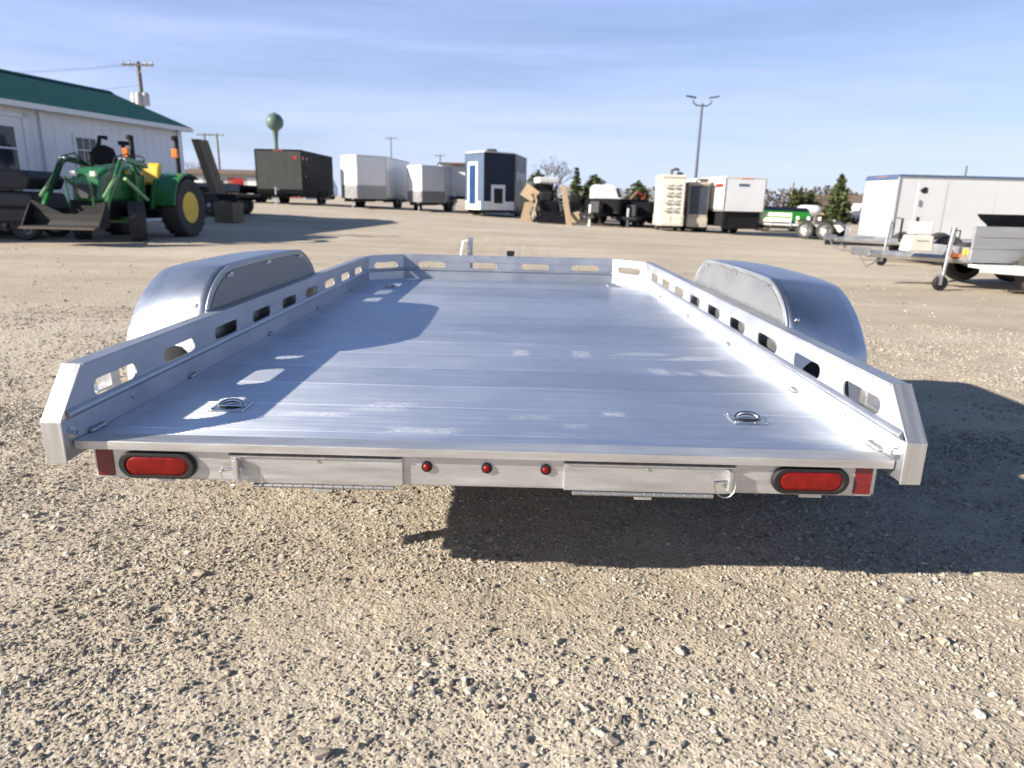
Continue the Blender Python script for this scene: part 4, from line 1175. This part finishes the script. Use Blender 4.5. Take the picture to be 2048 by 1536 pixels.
m = MB(); m.box(ov - .02, ov + .03, -BL - .3, .26, EH - .18, EH - .06); m.box(.02, ov - .02, -BL - .3, .26, EH - .17, EH - .15); part('fascia', m, TRIMW, t)
m = MB(); m.box(-.02, .06, -.12, .04, 0, EH - .18); part('corner_trim', m, TRIMW, t)
m = MB(); m.box(.03, .08, -4.95, -4.88, 0.3, EH - .18); part('downspout', m, TRIMW, t)
def window(y0, y1, z0, z1, nm='window', cols=3, rows=4, dark=GLASS):
    m = MB(); m.box(.0, .035, y0, y1, z0, z1); f = part(nm, m, TRIMW, t, bevel=.01)
    gw = (y1 - y0 - .14) / cols; gh = (z1 - z0 - .16) / rows
    for a in range(cols):
        for b in range(rows):
            m = MB(); m.box(.035, .039, y0 + .07 + gw * a + .012, y0 + .07 + gw * (a + 1) - .012, z0 + .08 + gh * b + .012, z0 + .08 + gh * (b + 1) - .012); part('pane', m, dark, f)
window(-4.02, -3.24, 1.05, 2.42)
m = MB(); m.box(.0, .04, -6.55, -5.42, .05, 2.62); df = part('door', m, TRIMW, t, bevel=.01)
for b in range(3):
    m = MB(); m.box(.04, .045, -6.40, -5.66, 1.0 + b * .48, 1.0 + b * .48 + .44); part('pane', m, GLASS, df)
m = MB(); m.box(.0, .07, -5.42, -5.30, .05, 2.72); m.box(0, .07, -6.57, -5.30, 2.62, 2.72); part('door_trim', m, SLATE if False else TRIMW, t)

# --- tractor, facing the camera (-y)
TX, TY = -8.28, 12.75
t = thing('tractor', 'green loader tractor with yellow seat and yellow rear wheel rims by the building', 'tractor', (TX, TY, gz(TX, TY)), R(-3))
def lug_tyre(c, r, wd, n, rim, lug):
    m = MB(); m.lathe([(r * .48, -.42 * wd), (r * .82, -.5 * wd), (r * .93, -.46 * wd), (r * .955, -.3 * wd), (r * .955, .3 * wd), (r * .93, .46 * wd), (r * .82, .5 * wd), (r * .48, .42 * wd)], c, 'x', 40)
    for k in range(n):
        for s in (-1, 1):
            a = 2 * math.pi * (k + (.5 if s > 0 else 0)) / n
            da = .5 * 2 * math.pi / n
            p = []
            for (xx, aa) in ((0, a), (s * wd * .48, a + da)):
                for dr in (.94, 1.0):
                    for dd in (-.10 * 2 * math.pi / n * 1.2, .10 * 2 * math.pi / n * 1.2):
                        rr = r * dr * (1 if xx == 0 else .975)
                        p.append((c[0] + xx, c[1] + rr * math.cos(aa + dd), c[2] + rr * math.sin(aa + dd)))
            m.add(p, [(0, 1, 3, 2), (4, 6, 7, 5), (2, 3, 7, 6), (0, 2, 6, 4), (1, 5, 7, 3)])
    o = part('wheel', m, TYRE, t)
    for f in (-1, 1):
        m = MB(); m.lathe([(r * .51, f * .43 * wd), (r * .47, f * .36 * wd), (r * .42, f * .02 * wd), (r * .26, f * .01 * wd), (r * .22, f * .16 * wd), (.003, f * .18 * wd)], c, 'x', 30)
        for k_ in range(8):
            a_ = math.pi * k_ / 4
            m.lathe([(r * .035, f * .0), (r * .035, f * .07 * wd), (.001, f * .07 * wd)], (c[0], c[1] + r * .33 * math.cos(a_), c[2] + r * .33 * math.sin(a_)), 'x', 6)
        part('rim', m, rim, o, smooth=True)
    return o
for s in (-1, 1):
    fwh = lug_tyre((0, 0, 0), .40, .30, 18, YELL, .02); fwh.location = (s * .60, 0, .40); fwh.rotation_euler = (0, 0, R(30))
    lug_tyre((s * .74, 1.55, .66), .66, .42, 20, YELL, .03)
m = MB()
m.prism([(-.62, .78), (-.55, 1.30), (-.30, 1.42), (.85, 1.55), (.95, 1.50), (.95, .80)], 'x', -.30, .30); part('hood', m, GREEN, t, bevel=.06)
m = MB(); m.box(-.19, .19, -.635, -.58, .84, 1.10); part('grille', m, DKGREY, t)
for s in (-1, 1):
    m = MB(); m.box(s * .2 - .06, s * .2 + .06, -.645, -.57, 1.24, 1.34); part('headlight', m, pm('lamp glass', (.6, .6, .55), .15), t, bevel=.01)
    m = MB(); m.box(s * .305 - .004, s * .305 + .004, .25, .85, 1.32, 1.38); part('side_stripe', m, YELL, t)
m = MB(); m.box(-.28, .28, -.55, 2.0, .42, .80); m.box(-.16, .16, -.72, -.5, .45, .70); part('chassis', m, BLKST, t)
m = MB(); m.box(-.5, .5, -.06, .06, .36, .48); part('front_axle', m, GREEN, t)
m = MB(); m.box(-.6, .6, 1.45, 1.65, .55, .75); part('rear_axle', m, GREEN, t)
m = MB(); m.box(-.60, .60, .75, 1.25, .58, .64); part('footplate', m, BLKST, t)
m = MB(); m.box(-.24, .24, .90, 1.02, 1.40, 1.62); m.cyl((0, 1.0, 1.5), (0, 1.14, 1.60), .02, 8); part('dash', m, DKGREY, t)
m = MB(); m.tube([(.19 * math.cos(a), 1.15 + .08 * math.sin(a), 1.62 + .17 * math.sin(a) * .6) for a in [2 * math.pi * k / 20 for k in range(21)]], .015, 6); part('steering_wheel', m, BLKST, t)
m = MB(); m.box(-.21, .21, 1.30, 1.68, 1.12, 1.22); m.prism([(1.60, 1.18), (1.72, 1.16), (1.84, 1.56), (1.76, 1.62), (1.68, 1.56)], 'x', -.21, .21); part('seat', m, YELL, t, bevel=.085)
m = MB(); m.box(-.2, .2, 1.35, 1.7, .80, 1.12); part('seat_base', m, BLKST, t)
for s in (-1, 1):
    m = MB()
    pts = [(1.55 + .74 * math.cos(a), .66 + .74 * math.sin(a)) for a in [math.pi * (.98 - .66 * k / 10) for k in range(11)]]
    poly = pts + [(y * .0 + 1.55 + (y - 1.55) * .95, .66 + (z - .66) * .95) for y, z in reversed(pts)]
    x0, x1 = sorted((s * .50, s * .96)); m.prism(poly, 'x', x0, x1)
    x0, x1 = sorted((s * .47, s * .50)); m.prism(pts + [(1.9, .70), (.95, .66)], 'x', x0, x1)
    part('rear_fender', m, GREEN, t, bevel=.01)
    m = MB(); m.prism([(.74, .62), (.86, .60), (.98, .98), (1.12, 1.22), (1.02, 1.26), (.88, 1.02)], 'x', *sorted((s * .42, s * .505))); part('step_panel', m, GREEN, t, bevel=.02)
    m = MB(); m.box(s * .52 - .035, s * .52 + .035, 1.88, 1.98, .80, 2.12); m.box(s * .52 - .05, s * .52 + .05, 1.80, 1.96, 2.10, 2.20) ; part('roll_bar_post', m, BLKST, t, bevel=.02)
    m = MB(); m.box(s * .52 - .07 - (.1 if s < 0 else 0), s * .52 + .07 - (.1 if s < 0 else 0), 1.80, 1.87, 1.72, 1.92); part('amber_lamp', m, ORNG, t, bevel=.02)
    # loader mast, arm
    m = MB(); m.box(s * .44 - .05, s * .44 + .05, .30, .48, .60, 1.50); part('loader_mast', m, GREEN, t, bevel=.02)
    arm = [(.52, 1.44), (.52, 1.54), (-.18, 1.64), (-.36, 1.58), (-.98, .76), (-1.12, .50), (-1.02, .48), (-.88, .76), (-.34, 1.46), (-.18, 1.53)]
    m = MB(); m.prism(arm, 'x', *sorted((s * .57, s * .65))); part('loader_arm', m, GREEN, t, bevel=.015)
    m = MB(); m.tube([(s * .62, .40, .82), (s * .62, -.30, 1.22)], .035, 8); m.tube([(s * .62, -.42, 1.40), (s * .62, -1.02, .86)], .030, 8); part('hydraulic_ram', m, pm('pale green ram', (.30, .50, .22), .35, .2, .1, 4), t)
m = MB(); m.box(-.55, .55, 1.88, 1.96, 1.30, 1.38); part('roll_bar_brace', m, BLKST, t)
m = MB(); m.tube([(-.25, .05, 1.45), (-.25, .05, 1.68)], .045, 10); part('exhaust', m, BLKST, t)
for s in (-1, 1):
    m = MB(); m.tube([(s * .54, .42, 1.40), (s * .54, .0, 1.70), (s * .54, -.40, 1.62), (s * .55, -.90, .98)], .014, 6); m.tube([(s * .50, .42, 1.30), (s * .50, .05, 1.62), (s * .52, -.38, 1.52), (s * .53, -.85, .90)], .014, 6); part('hydraulic_hose', m, RUBBER, t)
    m = MB()
    for (yy, zz) in ((.46, 1.49), (-.28, 1.58), (-1.05, .52)):
        m.lathe([(.001, 0), (.035, .005), (.035, .10), (.001, .105)], (s * .61 - .05, yy, zz), 'x', 10)
    part('pivot_pin', m, GALV, t)
    m = MB(); m.tube([(s * .19, -.50, .62), (s * .24, -.78, .70), (s * .24, -.80, 1.12), (s * .16, -.72, 1.20)], .02, 6); part('grille_guard', m, GREEN, t)
# bucket: scooped shell with notched back
m = MB()
sec = [(-1.50, .30), (-1.20, .30), (-1.10, .40), (-1.12, .54), (-1.16, .55), (-1.15, .42), (-1.22, .345), (-1.50, .33)]
m.prism(sec, 'x', -.72, .72); bk = part('bucket', m, pm('dark worn steel', (.016, .014, .013), .7, 0, .3, 6), t)
for s in (-1, 1):
    m = MB(); m.prism([(-1.49, .31), (-1.20, .30), (-1.10, .40), (-1.12, .78), (-1.22, .70)], 'x', *sorted((s * .72, s * .745))); part('side_plate', m, BLKST, bk)
    m = MB(); m.prism([(s * .72, .55), (s * .72, .80), (s * .12, .55)], 'y', -1.155, -1.115); part('back_wing', m, BLKST, bk)
m = MB(); m.box(-.72, .72, -1.58, -1.49, .285, .315); part('cutting_edge', m, DIRT, bk)

# --- dark utility vehicle at the left edge
t = thing('utility_vehicle', 'dark grey utility cart with a black cargo bed at the left edge', 'utility cart', (-10.05, 12.15, gz(-10, 12)), R(6))
m = MB(); m.prism([(-.95, .32), (.62, .32), (.68, .62), (.60, .92), (-.95, .95)], 'y', 0, 1.3); part('body', m, pm('faded grey body', (.035, .035, .036), .5, 0, .2, 4), t, bevel=.06)
m = MB(); m.prism([(-1.0, .98), (.55, .98), (.66, 1.20), (.50, 1.34), (-1.0, 1.38)], 'y', -.03, 1.3); part('cargo_bed', m, DKGREY, t, bevel=.05)
m = MB(); m.box(-.95, .62, -.04, 0, .60, .66); part('bumper_strip', m, BLKST, t)
m = MB(); m.box(-.6, -.35, -.03, .0, .75, .9); part('lamp', m, CREAM, t, bevel=.01)
for x in (-.62, .38):
    for y in (.12, 1.2): wheel(t, (x, y, .28), .28, .22, 'y', GALV)
# --- dark machine in front of window
t = thing('log_splitter', 'black engine driven implement standing by the building window', 'implement', (-9.75, 15.3, gz(-9.75, 15.3)), R(30))
m = MB(); m.box(-.4, .4, -.25, .25, .32, .42); part('frame', m, BLKST, t)
m = MB(); m.box(-.05, .05, -.05, .05, .42, 1.50); m.prism([(-.32, 1.45), (.34, 1.52), (.26, 1.86), (.08, 1.95), (-.12, 1.90), (-.25, 1.75)], 'y', -.16, .16); part('engine', m, BLKST, t, bevel=.04)
m = MB(); m.tube([(-.05, 0, 1.9), (0, 0, 2.12), (.16, 0, 2.10)], .05, 8); part('muffler', m, HOLE, t)
m = MB(); m.box(.42, .50, -.05, .05, .42, 2.0); m.box(.36, .60, -.07, .07, 1.96, 2.05); m.box(.50, .62, -.08, .08, 1.45, 1.75); part('control_post', m, BLKST, t)
for s in (-1, 1): wheel(t, (0, s * .36, .28), .28, .16, 'y', GALV)
m = MB(); m.box(-.85, -.4, -.04, .04, .34, .40); part('drawbar', m, BLKST, t)

# --- trailer with standing ramp behind the tractor
t = thing('equipment_trailer', 'black equipment trailer with a tall wooden ramp standing up behind the tractor', 'trailer', (-10.0, 21.8, gz(-9.9, 21.8)), R(-6))
m = MB(); m.box(-1.6, .75, 0, 1.9, .62, .70); part('deck', m, BLKST, t)
for i in range(8):
    m = MB(); m.box(-1.6, .75, .03 + i * .235, .03 + i * .235 + .21, .702, .735); part('deck_board', m, WOOD, t)
m = MB(); m.box(-1.6, .8, -.06, -.002, .52, .72); m.box(-1.6, .8, 1.9, 1.96, .52, .72); part('frame', m, BLKST, t)
for x in (-.75, -.05):
    for y in (-.17, 2.07): wheel(t, (x, y, .36), .36, .22, 'y', GALV)
for i in range(2):
    m = MB()
    o_ = i * .30
    m.add([(-.62, o_ + .02, 2.42), (-.36, o_ + .02, 2.42), (-.36, o_ + .29, 2.42), (-.62, o_ + .29, 2.42), (-.13, o_ + .02, .74), (.12, o_ + .02, .74), (.12, o_ + .29, .74), (-.13, o_ + .29, .74)], [(0, 1, 2, 3), (7, 6, 5, 4), (0, 4, 5, 1), (1, 5, 6, 2), (2, 6, 7, 3), (3, 7, 4, 0)])
    part('ramp_board', m, WOOD, t)
m = MB(); m.box(-.9, -.5, .2, .6, .74, .95); part('strap_box', m, BLKST, t)
tc_ = thing('wooden_crate', 'brown wooden crate standing on the gravel behind the tractor wheel', 'crate', (-8.62, 19.2, gz(-8.6, 19.2)), R(-10))
for i in range(5):
    for (x0, x1, y0, y1) in ((-.31, .31, -.02, 0), (-.31, .31, .5, .52)):
        m = MB(); m.box(x0, x1, y0, y1, .02 + i * .112, .02 + i * .112 + .104); part('slat', m, WOOD, tc_)
    for x in (-.31, .29):
        m = MB(); m.box(x, x + .02, 0.001, .499, .02 + i * .112, .02 + i * .112 + .104); part('slat', m, WOOD, tc_)
m = MB(); m.box(-.29, .29, 0, .5, .01, .05); part('base', m, WOOD, tc_)
# low dark flatbed left of the black trailer
t = thing('flat_deck_trailer', 'low black flat deck trailer left of the black enclosed trailer', 'trailer', (-17.2, 37.5, gz(-17, 37.5)), 0)
m = MB(); m.box(-1.3, 1.9, 0, 6, .78, .95); part('deck', m, BLKST, t)
m = MB(); m.box(-1.3, 1.9, -.05, 0, .60, 1.02); part('head_board', m, NAVY, t)
m = MB(); m.box(-1.0, -.85, .1, 5.8, .5, .78); m.box(1.4, 1.55, .1, 5.8, .5, .78); part('chassis', m, BLKST, t)
for x in (-1.1, 1.7):
    for y in (3.2, 4.1): wheel(t, (x, y, .38), .38, .24, 'x', GALV)
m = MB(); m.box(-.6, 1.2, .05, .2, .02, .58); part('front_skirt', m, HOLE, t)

# ================================================================== far things
def mower(label, x, y, c1, c2):
    t = thing('garden_tractor', label, 'mower', (x, y, gz(x, y)), R(10), 'machines in front of the far shed')
    m = MB(); m.prism([(-.5, .45), (-.45, .95), (.3, 1.05), (.4, .5)], 'x', -.32, .32); part('hood', m, c1, t, bevel=.05)
    m = MB(); m.box(-.3, .3, .4, .8, .6, 1.35); part('seat', m, c2, t, bevel=.05)
    m = MB(); m.box(-.5, .5, -.4, .9, .2, .45); part('deck', m, BLKST, t)
    m = MB(); m.box(-.45, .45, .75, .82, .45, 1.75); part('canopy_frame', m, c2, t)
    for s in (-1, 1):
        wheel(t, (s * .45, -.3, .22), .22, .16, 'x', c2); wheel(t, (s * .5, .65, .36), .36, .24, 'x', c2)
mower('red and white mower nearest the tractor in front of the far shed', -26.3, 60, REDP, WHT)
mower('white and red mower in the middle of the far shed row', -24.4, 60, WHT, REDP)
mower('white mower next to the black enclosed trailer in the far row', -22.2, 60, WHT, WHT)
t = thing('storage_shed', 'long low shed with a brown roof far behind the tractor', 'shed', (-36.5, 76, gz(-36, 76)), R(4))
m = MB(); m.box(0, 13, 0, 6, 0, 2.5); part('wall', m, pm('grey shed wall', (.40, .39, .38), .7, 0, .15, 1), t)
m = MB(); m.prism([(-.5, 2.45), (-.5, 2.6), (3, 3.05), (6.5, 2.6), (6.5, 2.45), (3, 2.9)], 'x', -.4, 13.4); part('roof', m, ROOFB, t)
for i in range(6):
    m = MB(); m.box(.5 + i * 2.1, 2.1 + i * 2.1, -.03, 0, .1, 2.1); part('bay_door', m, (WHT2, DKGREY, pm('faded red door', (.35, .10, .08), .7))[i % 3], t)
t = thing('box_truck', 'white box truck above the far shed roof', 'truck', (-28.9, 86, gz(-28, 86)), 0)
m = MB(); m.box(0, 4.6, 0, 2.3, 1.0, 4.15); part('cargo_box', m, WHT, t, bevel=.05)
m = MB(); m.prism([(4.6, .5), (6.1, .5), (6.1, 1.5), (5.6, 2.5), (4.6, 2.6)], 'y', .1, 2.2); part('cab', m, WHT, t, bevel=.05)
for x in (1.0, 5.3):
    for y in (.15, 2.15): wheel(t, (x, y, .45), .45, .28, 'y', GALV)
m = MB(); m.box(0, 5.2, .4, 1.9, .6, 1.0); part('chassis', m, BLKST, t)

def house(label, x, y, W, Dp, eh, rh, wall, roof, rz=0):
    t = thing('house', label, 'house', (x, y, gz(x, y) - .1), rz)
    m = MB(); m.box(0, W, 0, Dp, 0, eh); part('wall', m, wall, t)
    for s in (0, 1):
        a = -.4 if s == 0 else Dp + .4
        sl = (rh - eh) / (Dp / 2)
        m = MB(); m.prism([(a, eh - .4 * sl), (Dp / 2, rh), (Dp / 2, rh + .12), (a, eh - .4 * sl + .12)], 'x', -.4, W + .4); part('roof', m, roof, t)
    m = MB(); m.prism([(0, eh), (Dp, eh), (Dp / 2, rh)], 'x', .01, W - .01); part('gable', m, wall, t)
    for i in range(max(1, int(W / 3))):
        m = MB(); m.box(1 + i * 3, 2.1 + i * 3, -.04, 0, .9, 2.0); o = part('window', m, TRIMW, t)
        m = MB(); m.box(1.08 + i * 3, 2.02 + i * 3, -.05, -.04, .98, 1.92); part('pane', m, GLASS, o)
house('low grey roofed house behind the leaning timber', 4.5, 95, 9.5, 7, 1.6, 2.9, WHT2, ROOFGR)
house('grey roofed house just left of the cream generator', 15.5, 100, 9, 7, 1.5, 2.7, SLATE, ROOFGR)
house('brown roofed house right of the tall spruce', 33.0, 75, 12, 8, 1.3, 2.6, BRICK, ROOFB)
t = thing('pickup_truck', 'white vehicle parked right of the tall spruce', 'truck', (26.8, 56, gz(27, 56)), 0)
m = MB(); m.prism([(0, .45), (3.4, .45), (3.4, 1.0), (2.5, 1.05), (2.1, 1.55), (1.1, 1.6), (.9, 1.05), (0, 1.05)], 'y', 0, 1.7); part('body', m, WHT, t, bevel=.05)
m = MB(); m.prism([(1.2, 1.1), (2.3, 1.1), (2.02, 1.48), (1.25, 1.5)], 'y', -.01, 1.71); part('window', m, GLASS, t)
for x in (.7, 2.8):
    for y in (.1, 1.6): wheel(t, (x, y, .34), .34, .22, 'y', GALV)
t = thing('propane_tank', 'white round ended tank left of the tall spruce', 'tank', (24.0, 57, gz(24, 57)), 0)
m = MB(); m.lathe([(.01, -1.0), (.28, -.92), (.42, -.7), (.45, -.4), (.45, .4), (.42, .7), (.28, .92), (.01, 1.0)], (0, 0, .95), 'x', 20); part('shell', m, WHT, t, smooth=True)
m = MB(); m.box(-.6, -.45, -.3, .3, 0, .62); m.box(.45, .6, -.3, .3, 0, .62); part('cradle', m, GREYP, t)

# --- poles and tower
def utility_pole(label, x, y, H, arms=1, r=.15, cans=0, group='utility poles beyond the lot'):
    t = thing('utility_pole', label, 'pole', (x, y, gz(x, y)), 0, group)
    m = MB(); m.cyl((0, 0, -.3), (0, 0, H), r * 1.15, 10, r * .8); part('pole', m, POLEW, t, smooth=True)
    for k in range(arms):
        z = H - .25 - k * .9
        m = MB(); m.box(-1.2, 1.2, -.18, -.06, z - .07, z + .07); part('crossarm', m, POLEW, t)
        m = MB(); m.tube([(-.75, -.10, z), (0, -.10, z - .6), (.75, -.10, z)], .025, 5); part('brace', m, GALV, t)
        for xx in (-1.1, -.6, .6, 1.1):
            m = MB(); m.lathe([(.02, 0), (.06, .05), (.05, .12), (.07, .16), (.03, .22), (.001, .24)], (xx, -.12, z + .07), 'z', 8); part('insulator', m, GREYP, t)
    for i in range(cans):
        xx = (-.42, .42, 0.0)[i]
        m = MB(); m.lathe([(.01, 0), (.25, .03), (.27, .2), (.27, .85), (.2, .95), (.05, 1.02), (.001, 1.02)], (xx, -.28 if i < 2 else -.45, H - 3.2), 'z', 16); part('transformer', m, pm('transformer grey', (.45, .45, .44), .5), t, smooth=True)
    return t
utility_pole('wooden utility pole with grey transformers rising behind the green roof', -29.2, 55, 10.0, 1, .17, 3)
utility_pole('left one of two thin poles close together right of the building', -48.6, 110, 9.6, 1, .16)
utility_pole('right one of two thin poles close together right of the building', -46.7, 110, 9.6, 1, .16)
utility_pole('thin far pole above the white v-nose trailer', -27.0, 150, 13.0, 1, .14)
utility_pole('thin far pole just left of the navy trailer', -16.7, 150, 9.8, 1, .14)
utility_pole('short far pole between the box trailer and the evergreens', 24.4, 62, 3.3, 0, .08)
utility_pole('thin far pole above the silver enclosed trailer', 50.5, 80, 6.1, 0, .12)
t = thing('water_tower', 'green ball shaped water tower on a single stem in the distance', 'water tower', (-169.5, 500, 0), 0)
TWG = pm('water tower green', (.085, .135, .115), .5, 0, .08, .1)
m = MB(); prof = [(.5, -6.6), (2.2, -5.6)] + [(5.9 * math.sin(math.pi * k / 14), -5.9 * math.cos(math.pi * k / 14)) for k in range(4, 14)] + [(.01, 5.9)]
m.lathe(prof, (0, 0, 48.5), 'z', 32); part('tank', m, TWG, t, smooth=True)
m = MB(); m.lathe([(4.5, -1), (2.2, 6), (1.35, 12), (1.30, 36), (2.2, 43.0)], (0, 0, 0), 'z', 24); part('stem', m, TWG, t, smooth=True)
m = MB(); m.lathe([(.6, 0), (.6, .8), (.01, 1.0)], (0, 0, 54.2), 'z', 12); part('vent_cap', m, TWG, t)
t = thing('lamp_post', 'tall dark double headed parking lot lamp post', 'lamp post', (11.75, 46, gz(11.7, 46)), 0)
m = MB(); m.cyl((0, 0, 0), (0, 0, 7.55), .11, 12, .075); part('pole', m, POLEM, t, smooth=True)
for s in (-1, 1):
    m = MB(); m.tube([(0, 0, 7.40), (s * .35, 0, 7.42), (s * .55, 0, 7.55), (s * .60, 0, 7.75)], .045, 8); a_ = part('arm', m, POLEM, t, smooth=True)
    m = MB(); m.prism([(s * .42, 7.84), (s * 1.05, 7.95), (s * 1.06, 8.02), (s * .45, 7.93)], 'y', -.16, .16); part('lamp_head', m, POLEM, t, bevel=.01)
m = MB(); m.cyl((0, 0, 0), (0, 0, .55), .26, 16); part('base', m, GREYP, t)

# --- trees
def conifer(label, x, y, h, r, seed, mat=NEEDLE, dens=1.0, blunt=.0, group='evergreen trees beyond the lot'):
    rnd = random.Random(seed)
    t = thing('conifer_tree', label, 'tree', (x, y, gz(x, y) - .05), rnd.random() * 6, group)
    m = MB(); m.cyl((0, 0, 0), (0, 0, h * .96), .035 * h * .6, 7, .01); part('trunk', m, BARK, t)
    m = MB()
    lev = int(15 * dens)
    for i in range(lev):
        f = i / (lev - 1)
        z = h * (.06 + .92 * f)
        rr = r * ((1 - f) ** .8 * (1 - blunt) + blunt * math.sqrt(max(0, 1 - f ** 3))) + .04
        nb = max(5, int((6 + 10 * (1 - f)) * dens))
        for b in range(nb):
            a = rnd.random() * 6.283; ln = rr * (.6 + .55 * rnd.random()); z_ = z + (rnd.random() - .5) * h * .07
            nt_ = max(4, int(9 * ln / r * dens) + 3)
            for k in range(nt_):
                q = (k + .6 + .4 * rnd.random()) / nt_
                c = Vector((math.cos(a) * ln * q, math.sin(a) * ln * q, z_ - .22 * ln * q + .1 * ln * q * q))
                s_ = h * (.035 + .04 * rnd.random())
                d1 = Vector((rnd.gauss(0, 1), rnd.gauss(0, 1), rnd.gauss(0, .5))).normalized() * s_
                d2 = Vector((rnd.gauss(0, 1), rnd.gauss(0, 1), rnd.gauss(0, .8))).normalized() * s_ * .7
                m.add([c - d1, c + d2 * .8, c + d1, c - d2], [(0, 1, 2), (0, 2, 3)])
    me_ = bpy.data.meshes.new('crown'); me_.from_pydata(m.v, [], m.f); me_.materials.append(mat)
    o = bpy.data.objects.new('crown', me_); COL.objects.link(o); o.parent = t
    return t
def bare(label, x, y, h, seed, group='bare trees beyond the lot', spread=.55, depth=5):
    rnd = random.Random(seed)
    t = thing('bare_tree', label, 'tree', (x, y, gz(x, y) - .05), 0, group)
    m = MB(); m.cyl((0, 0, 0), (0, 0, h * .3), .03 * h, 7, .02 * h); part('trunk', m, TWIG, t)
    m = MB()
    def grow(p, d, ln, r_, k):
        q = p + d * ln
        m.tube([p, p + d * ln * .5 + Vector((rnd.gauss(0, .04), rnd.gauss(0, .04), 0)) * ln, q], r_, 3, r_ * .6)
        if k:
            for _ in range(3):
                nd = (d + Vector((rnd.gauss(0, spread), rnd.gauss(0, spread), rnd.gauss(.1, spread * .6)))).normalized()
                grow(q, nd, ln * (.62 + .2 * rnd.random()), r_ * .6, k - 1)
    for _ in range(4):
        grow(Vector((0, 0, h * .28)), Vector((rnd.gauss(0, .35), rnd.gauss(0, .35), 1)).normalized(), h * .24, .018 * h, depth - 1)
    part('branches', m, TWIG, t)
    return t
conifer('dark bushy evergreen right of the navy trailer', 2.1, 76, 4.0, 2.1, 1, NEEDLE2, 1.5, .6)
conifer('narrow evergreen behind the leaning timber', 6.2, 75, 4.6, 1.15, 2, NEEDLE2)
conifer('broad evergreen behind the white van', 8.3, 76, 4.0, 1.9, 3, NEEDLE2, 1.5, .7)
conifer('low dark evergreen left of the cream generator', 13.0, 76, 3.6, 2.0, 4, NEEDLE2, 1.4, .5)
conifer('small evergreen beside the cream generator', 15.6, 78, 2.8, .7, 5, NEEDLE2, 1, .3)
conifer('leftmost evergreen of the group behind the green wagon', 23.8, 60, 2.7, .8, 6, NEEDLE2, 1.2, .3)
conifer('second evergreen of the group behind the green wagon', 24.75, 61, 2.8, .8, 7, NEEDLE2, 1.2, .3)
conifer('broad olive evergreen left of the tall spruce', 26.0, 62, 2.7, 1.5, 8, NEEDLE2, 1.3, .6)
conifer('tall pointed spruce left of the silver enclosed trailer', 25.2, 54.5, 3.75, 1.15, 9, NEEDLE2, 1.5, .15)
bare('pale bare tree above the skid loader', 3.9, 78, 5.7, 11)
bare('bare shrub tree behind the shed near the twin poles', -46.5, 100, 5.2, 12, depth=5)
for i in range(3):
    bare(('bare brown tree just right of the tall spruce', 'bare brown tree above the white pickup', 'bare brown tree nearest the silver enclosed trailer')[i], (28.6, 30.4, 32.0)[i], 66 + i * 1.5, 2.7 + .2 * (i % 2), 20 + i, 'row of brown bare trees', .7, 5)
for i in range(2):
    bare(('brown bare tree right of the white box trailer', 'brown bare tree behind the generators')[i], (20.2, 14.9)[i], (62, 60)[i], (2.2, 2.3)[i], 40 + i, spread=.7)

# far wood: one brown and olive mass nobody could count
def far_wood(label, x0, x1, y, h, mat, seed):
    rnd = random.Random(seed); m = MB()
    n = int((x1 - x0) * 60)
    for i in range(n):
        x = x0 + (x1 - x0) * rnd.random()
        top = h * (.72 + .5 * float(vnoise(x, y, 4.0)) + .35 * float(vnoise(x, y, 1.3)))
        z = top * rnd.random() ** .8
        s_ = .22 + .2 * rnd.random()
        c = Vector((x, y + rnd.random() * 6, z))
        d1 = Vector((rnd.gauss(0, 1), rnd.gauss(0, 1), rnd.gauss(0, 1))).normalized() * s_
        d2 = Vector((rnd.gauss(0, 1), rnd.gauss(0, 1), rnd.gauss(0, 1.6))).normalized() * s_
        m.add([c - d1, c + d2, c + d1, c - d2], [(0, 1, 2), (0, 2, 3)])
    me_ = bpy.data.meshes.new('far_wood'); me_.from_pydata(m.v, [], m.f); me_.materials.append(mat)
    o = bpy.data.objects.new('far_wood', me_); COL.objects.link(o)
    o['kind'] = 'stuff'; o['label'] = label; o['category'] = 'trees'
far_wood('brown bare woodland on the horizon at the right', 38, 96, 128, 4.6, pm('bare wood brown', (.085, .066, .048), .9, 0, .35, .5), 3)
far_wood('low olive brown trees on the horizon in the middle', -2, 34, 135, 4.4, pm('olive brown scrub', (.10, .095, .055), .9, 0, .4, .5), 4)

# cables slung from the transformer pole
for k, (dz, dy) in enumerate(((9.85, -.15), (9.8, .1), (8.3, 0))):
    m = MB()
    pts = []
    for i in range(13):
        f = i / 12
        pts.append((-29.2 - 38 * f, 55 + dy - 6 * f, gz(-29, 55) + dz + .02 - 1.6 * (1 - (2 * f - 1) ** 2) + .4 * f))
    m.tube(pts, .009, 5)
    tag(m.build('power_cable', RUBBER), ('highest cable running left from the transformer pole', 'second cable running left from the transformer pole', 'lowest cable running left from the transformer pole')[k], 'cable', 'cables on the transformer pole')
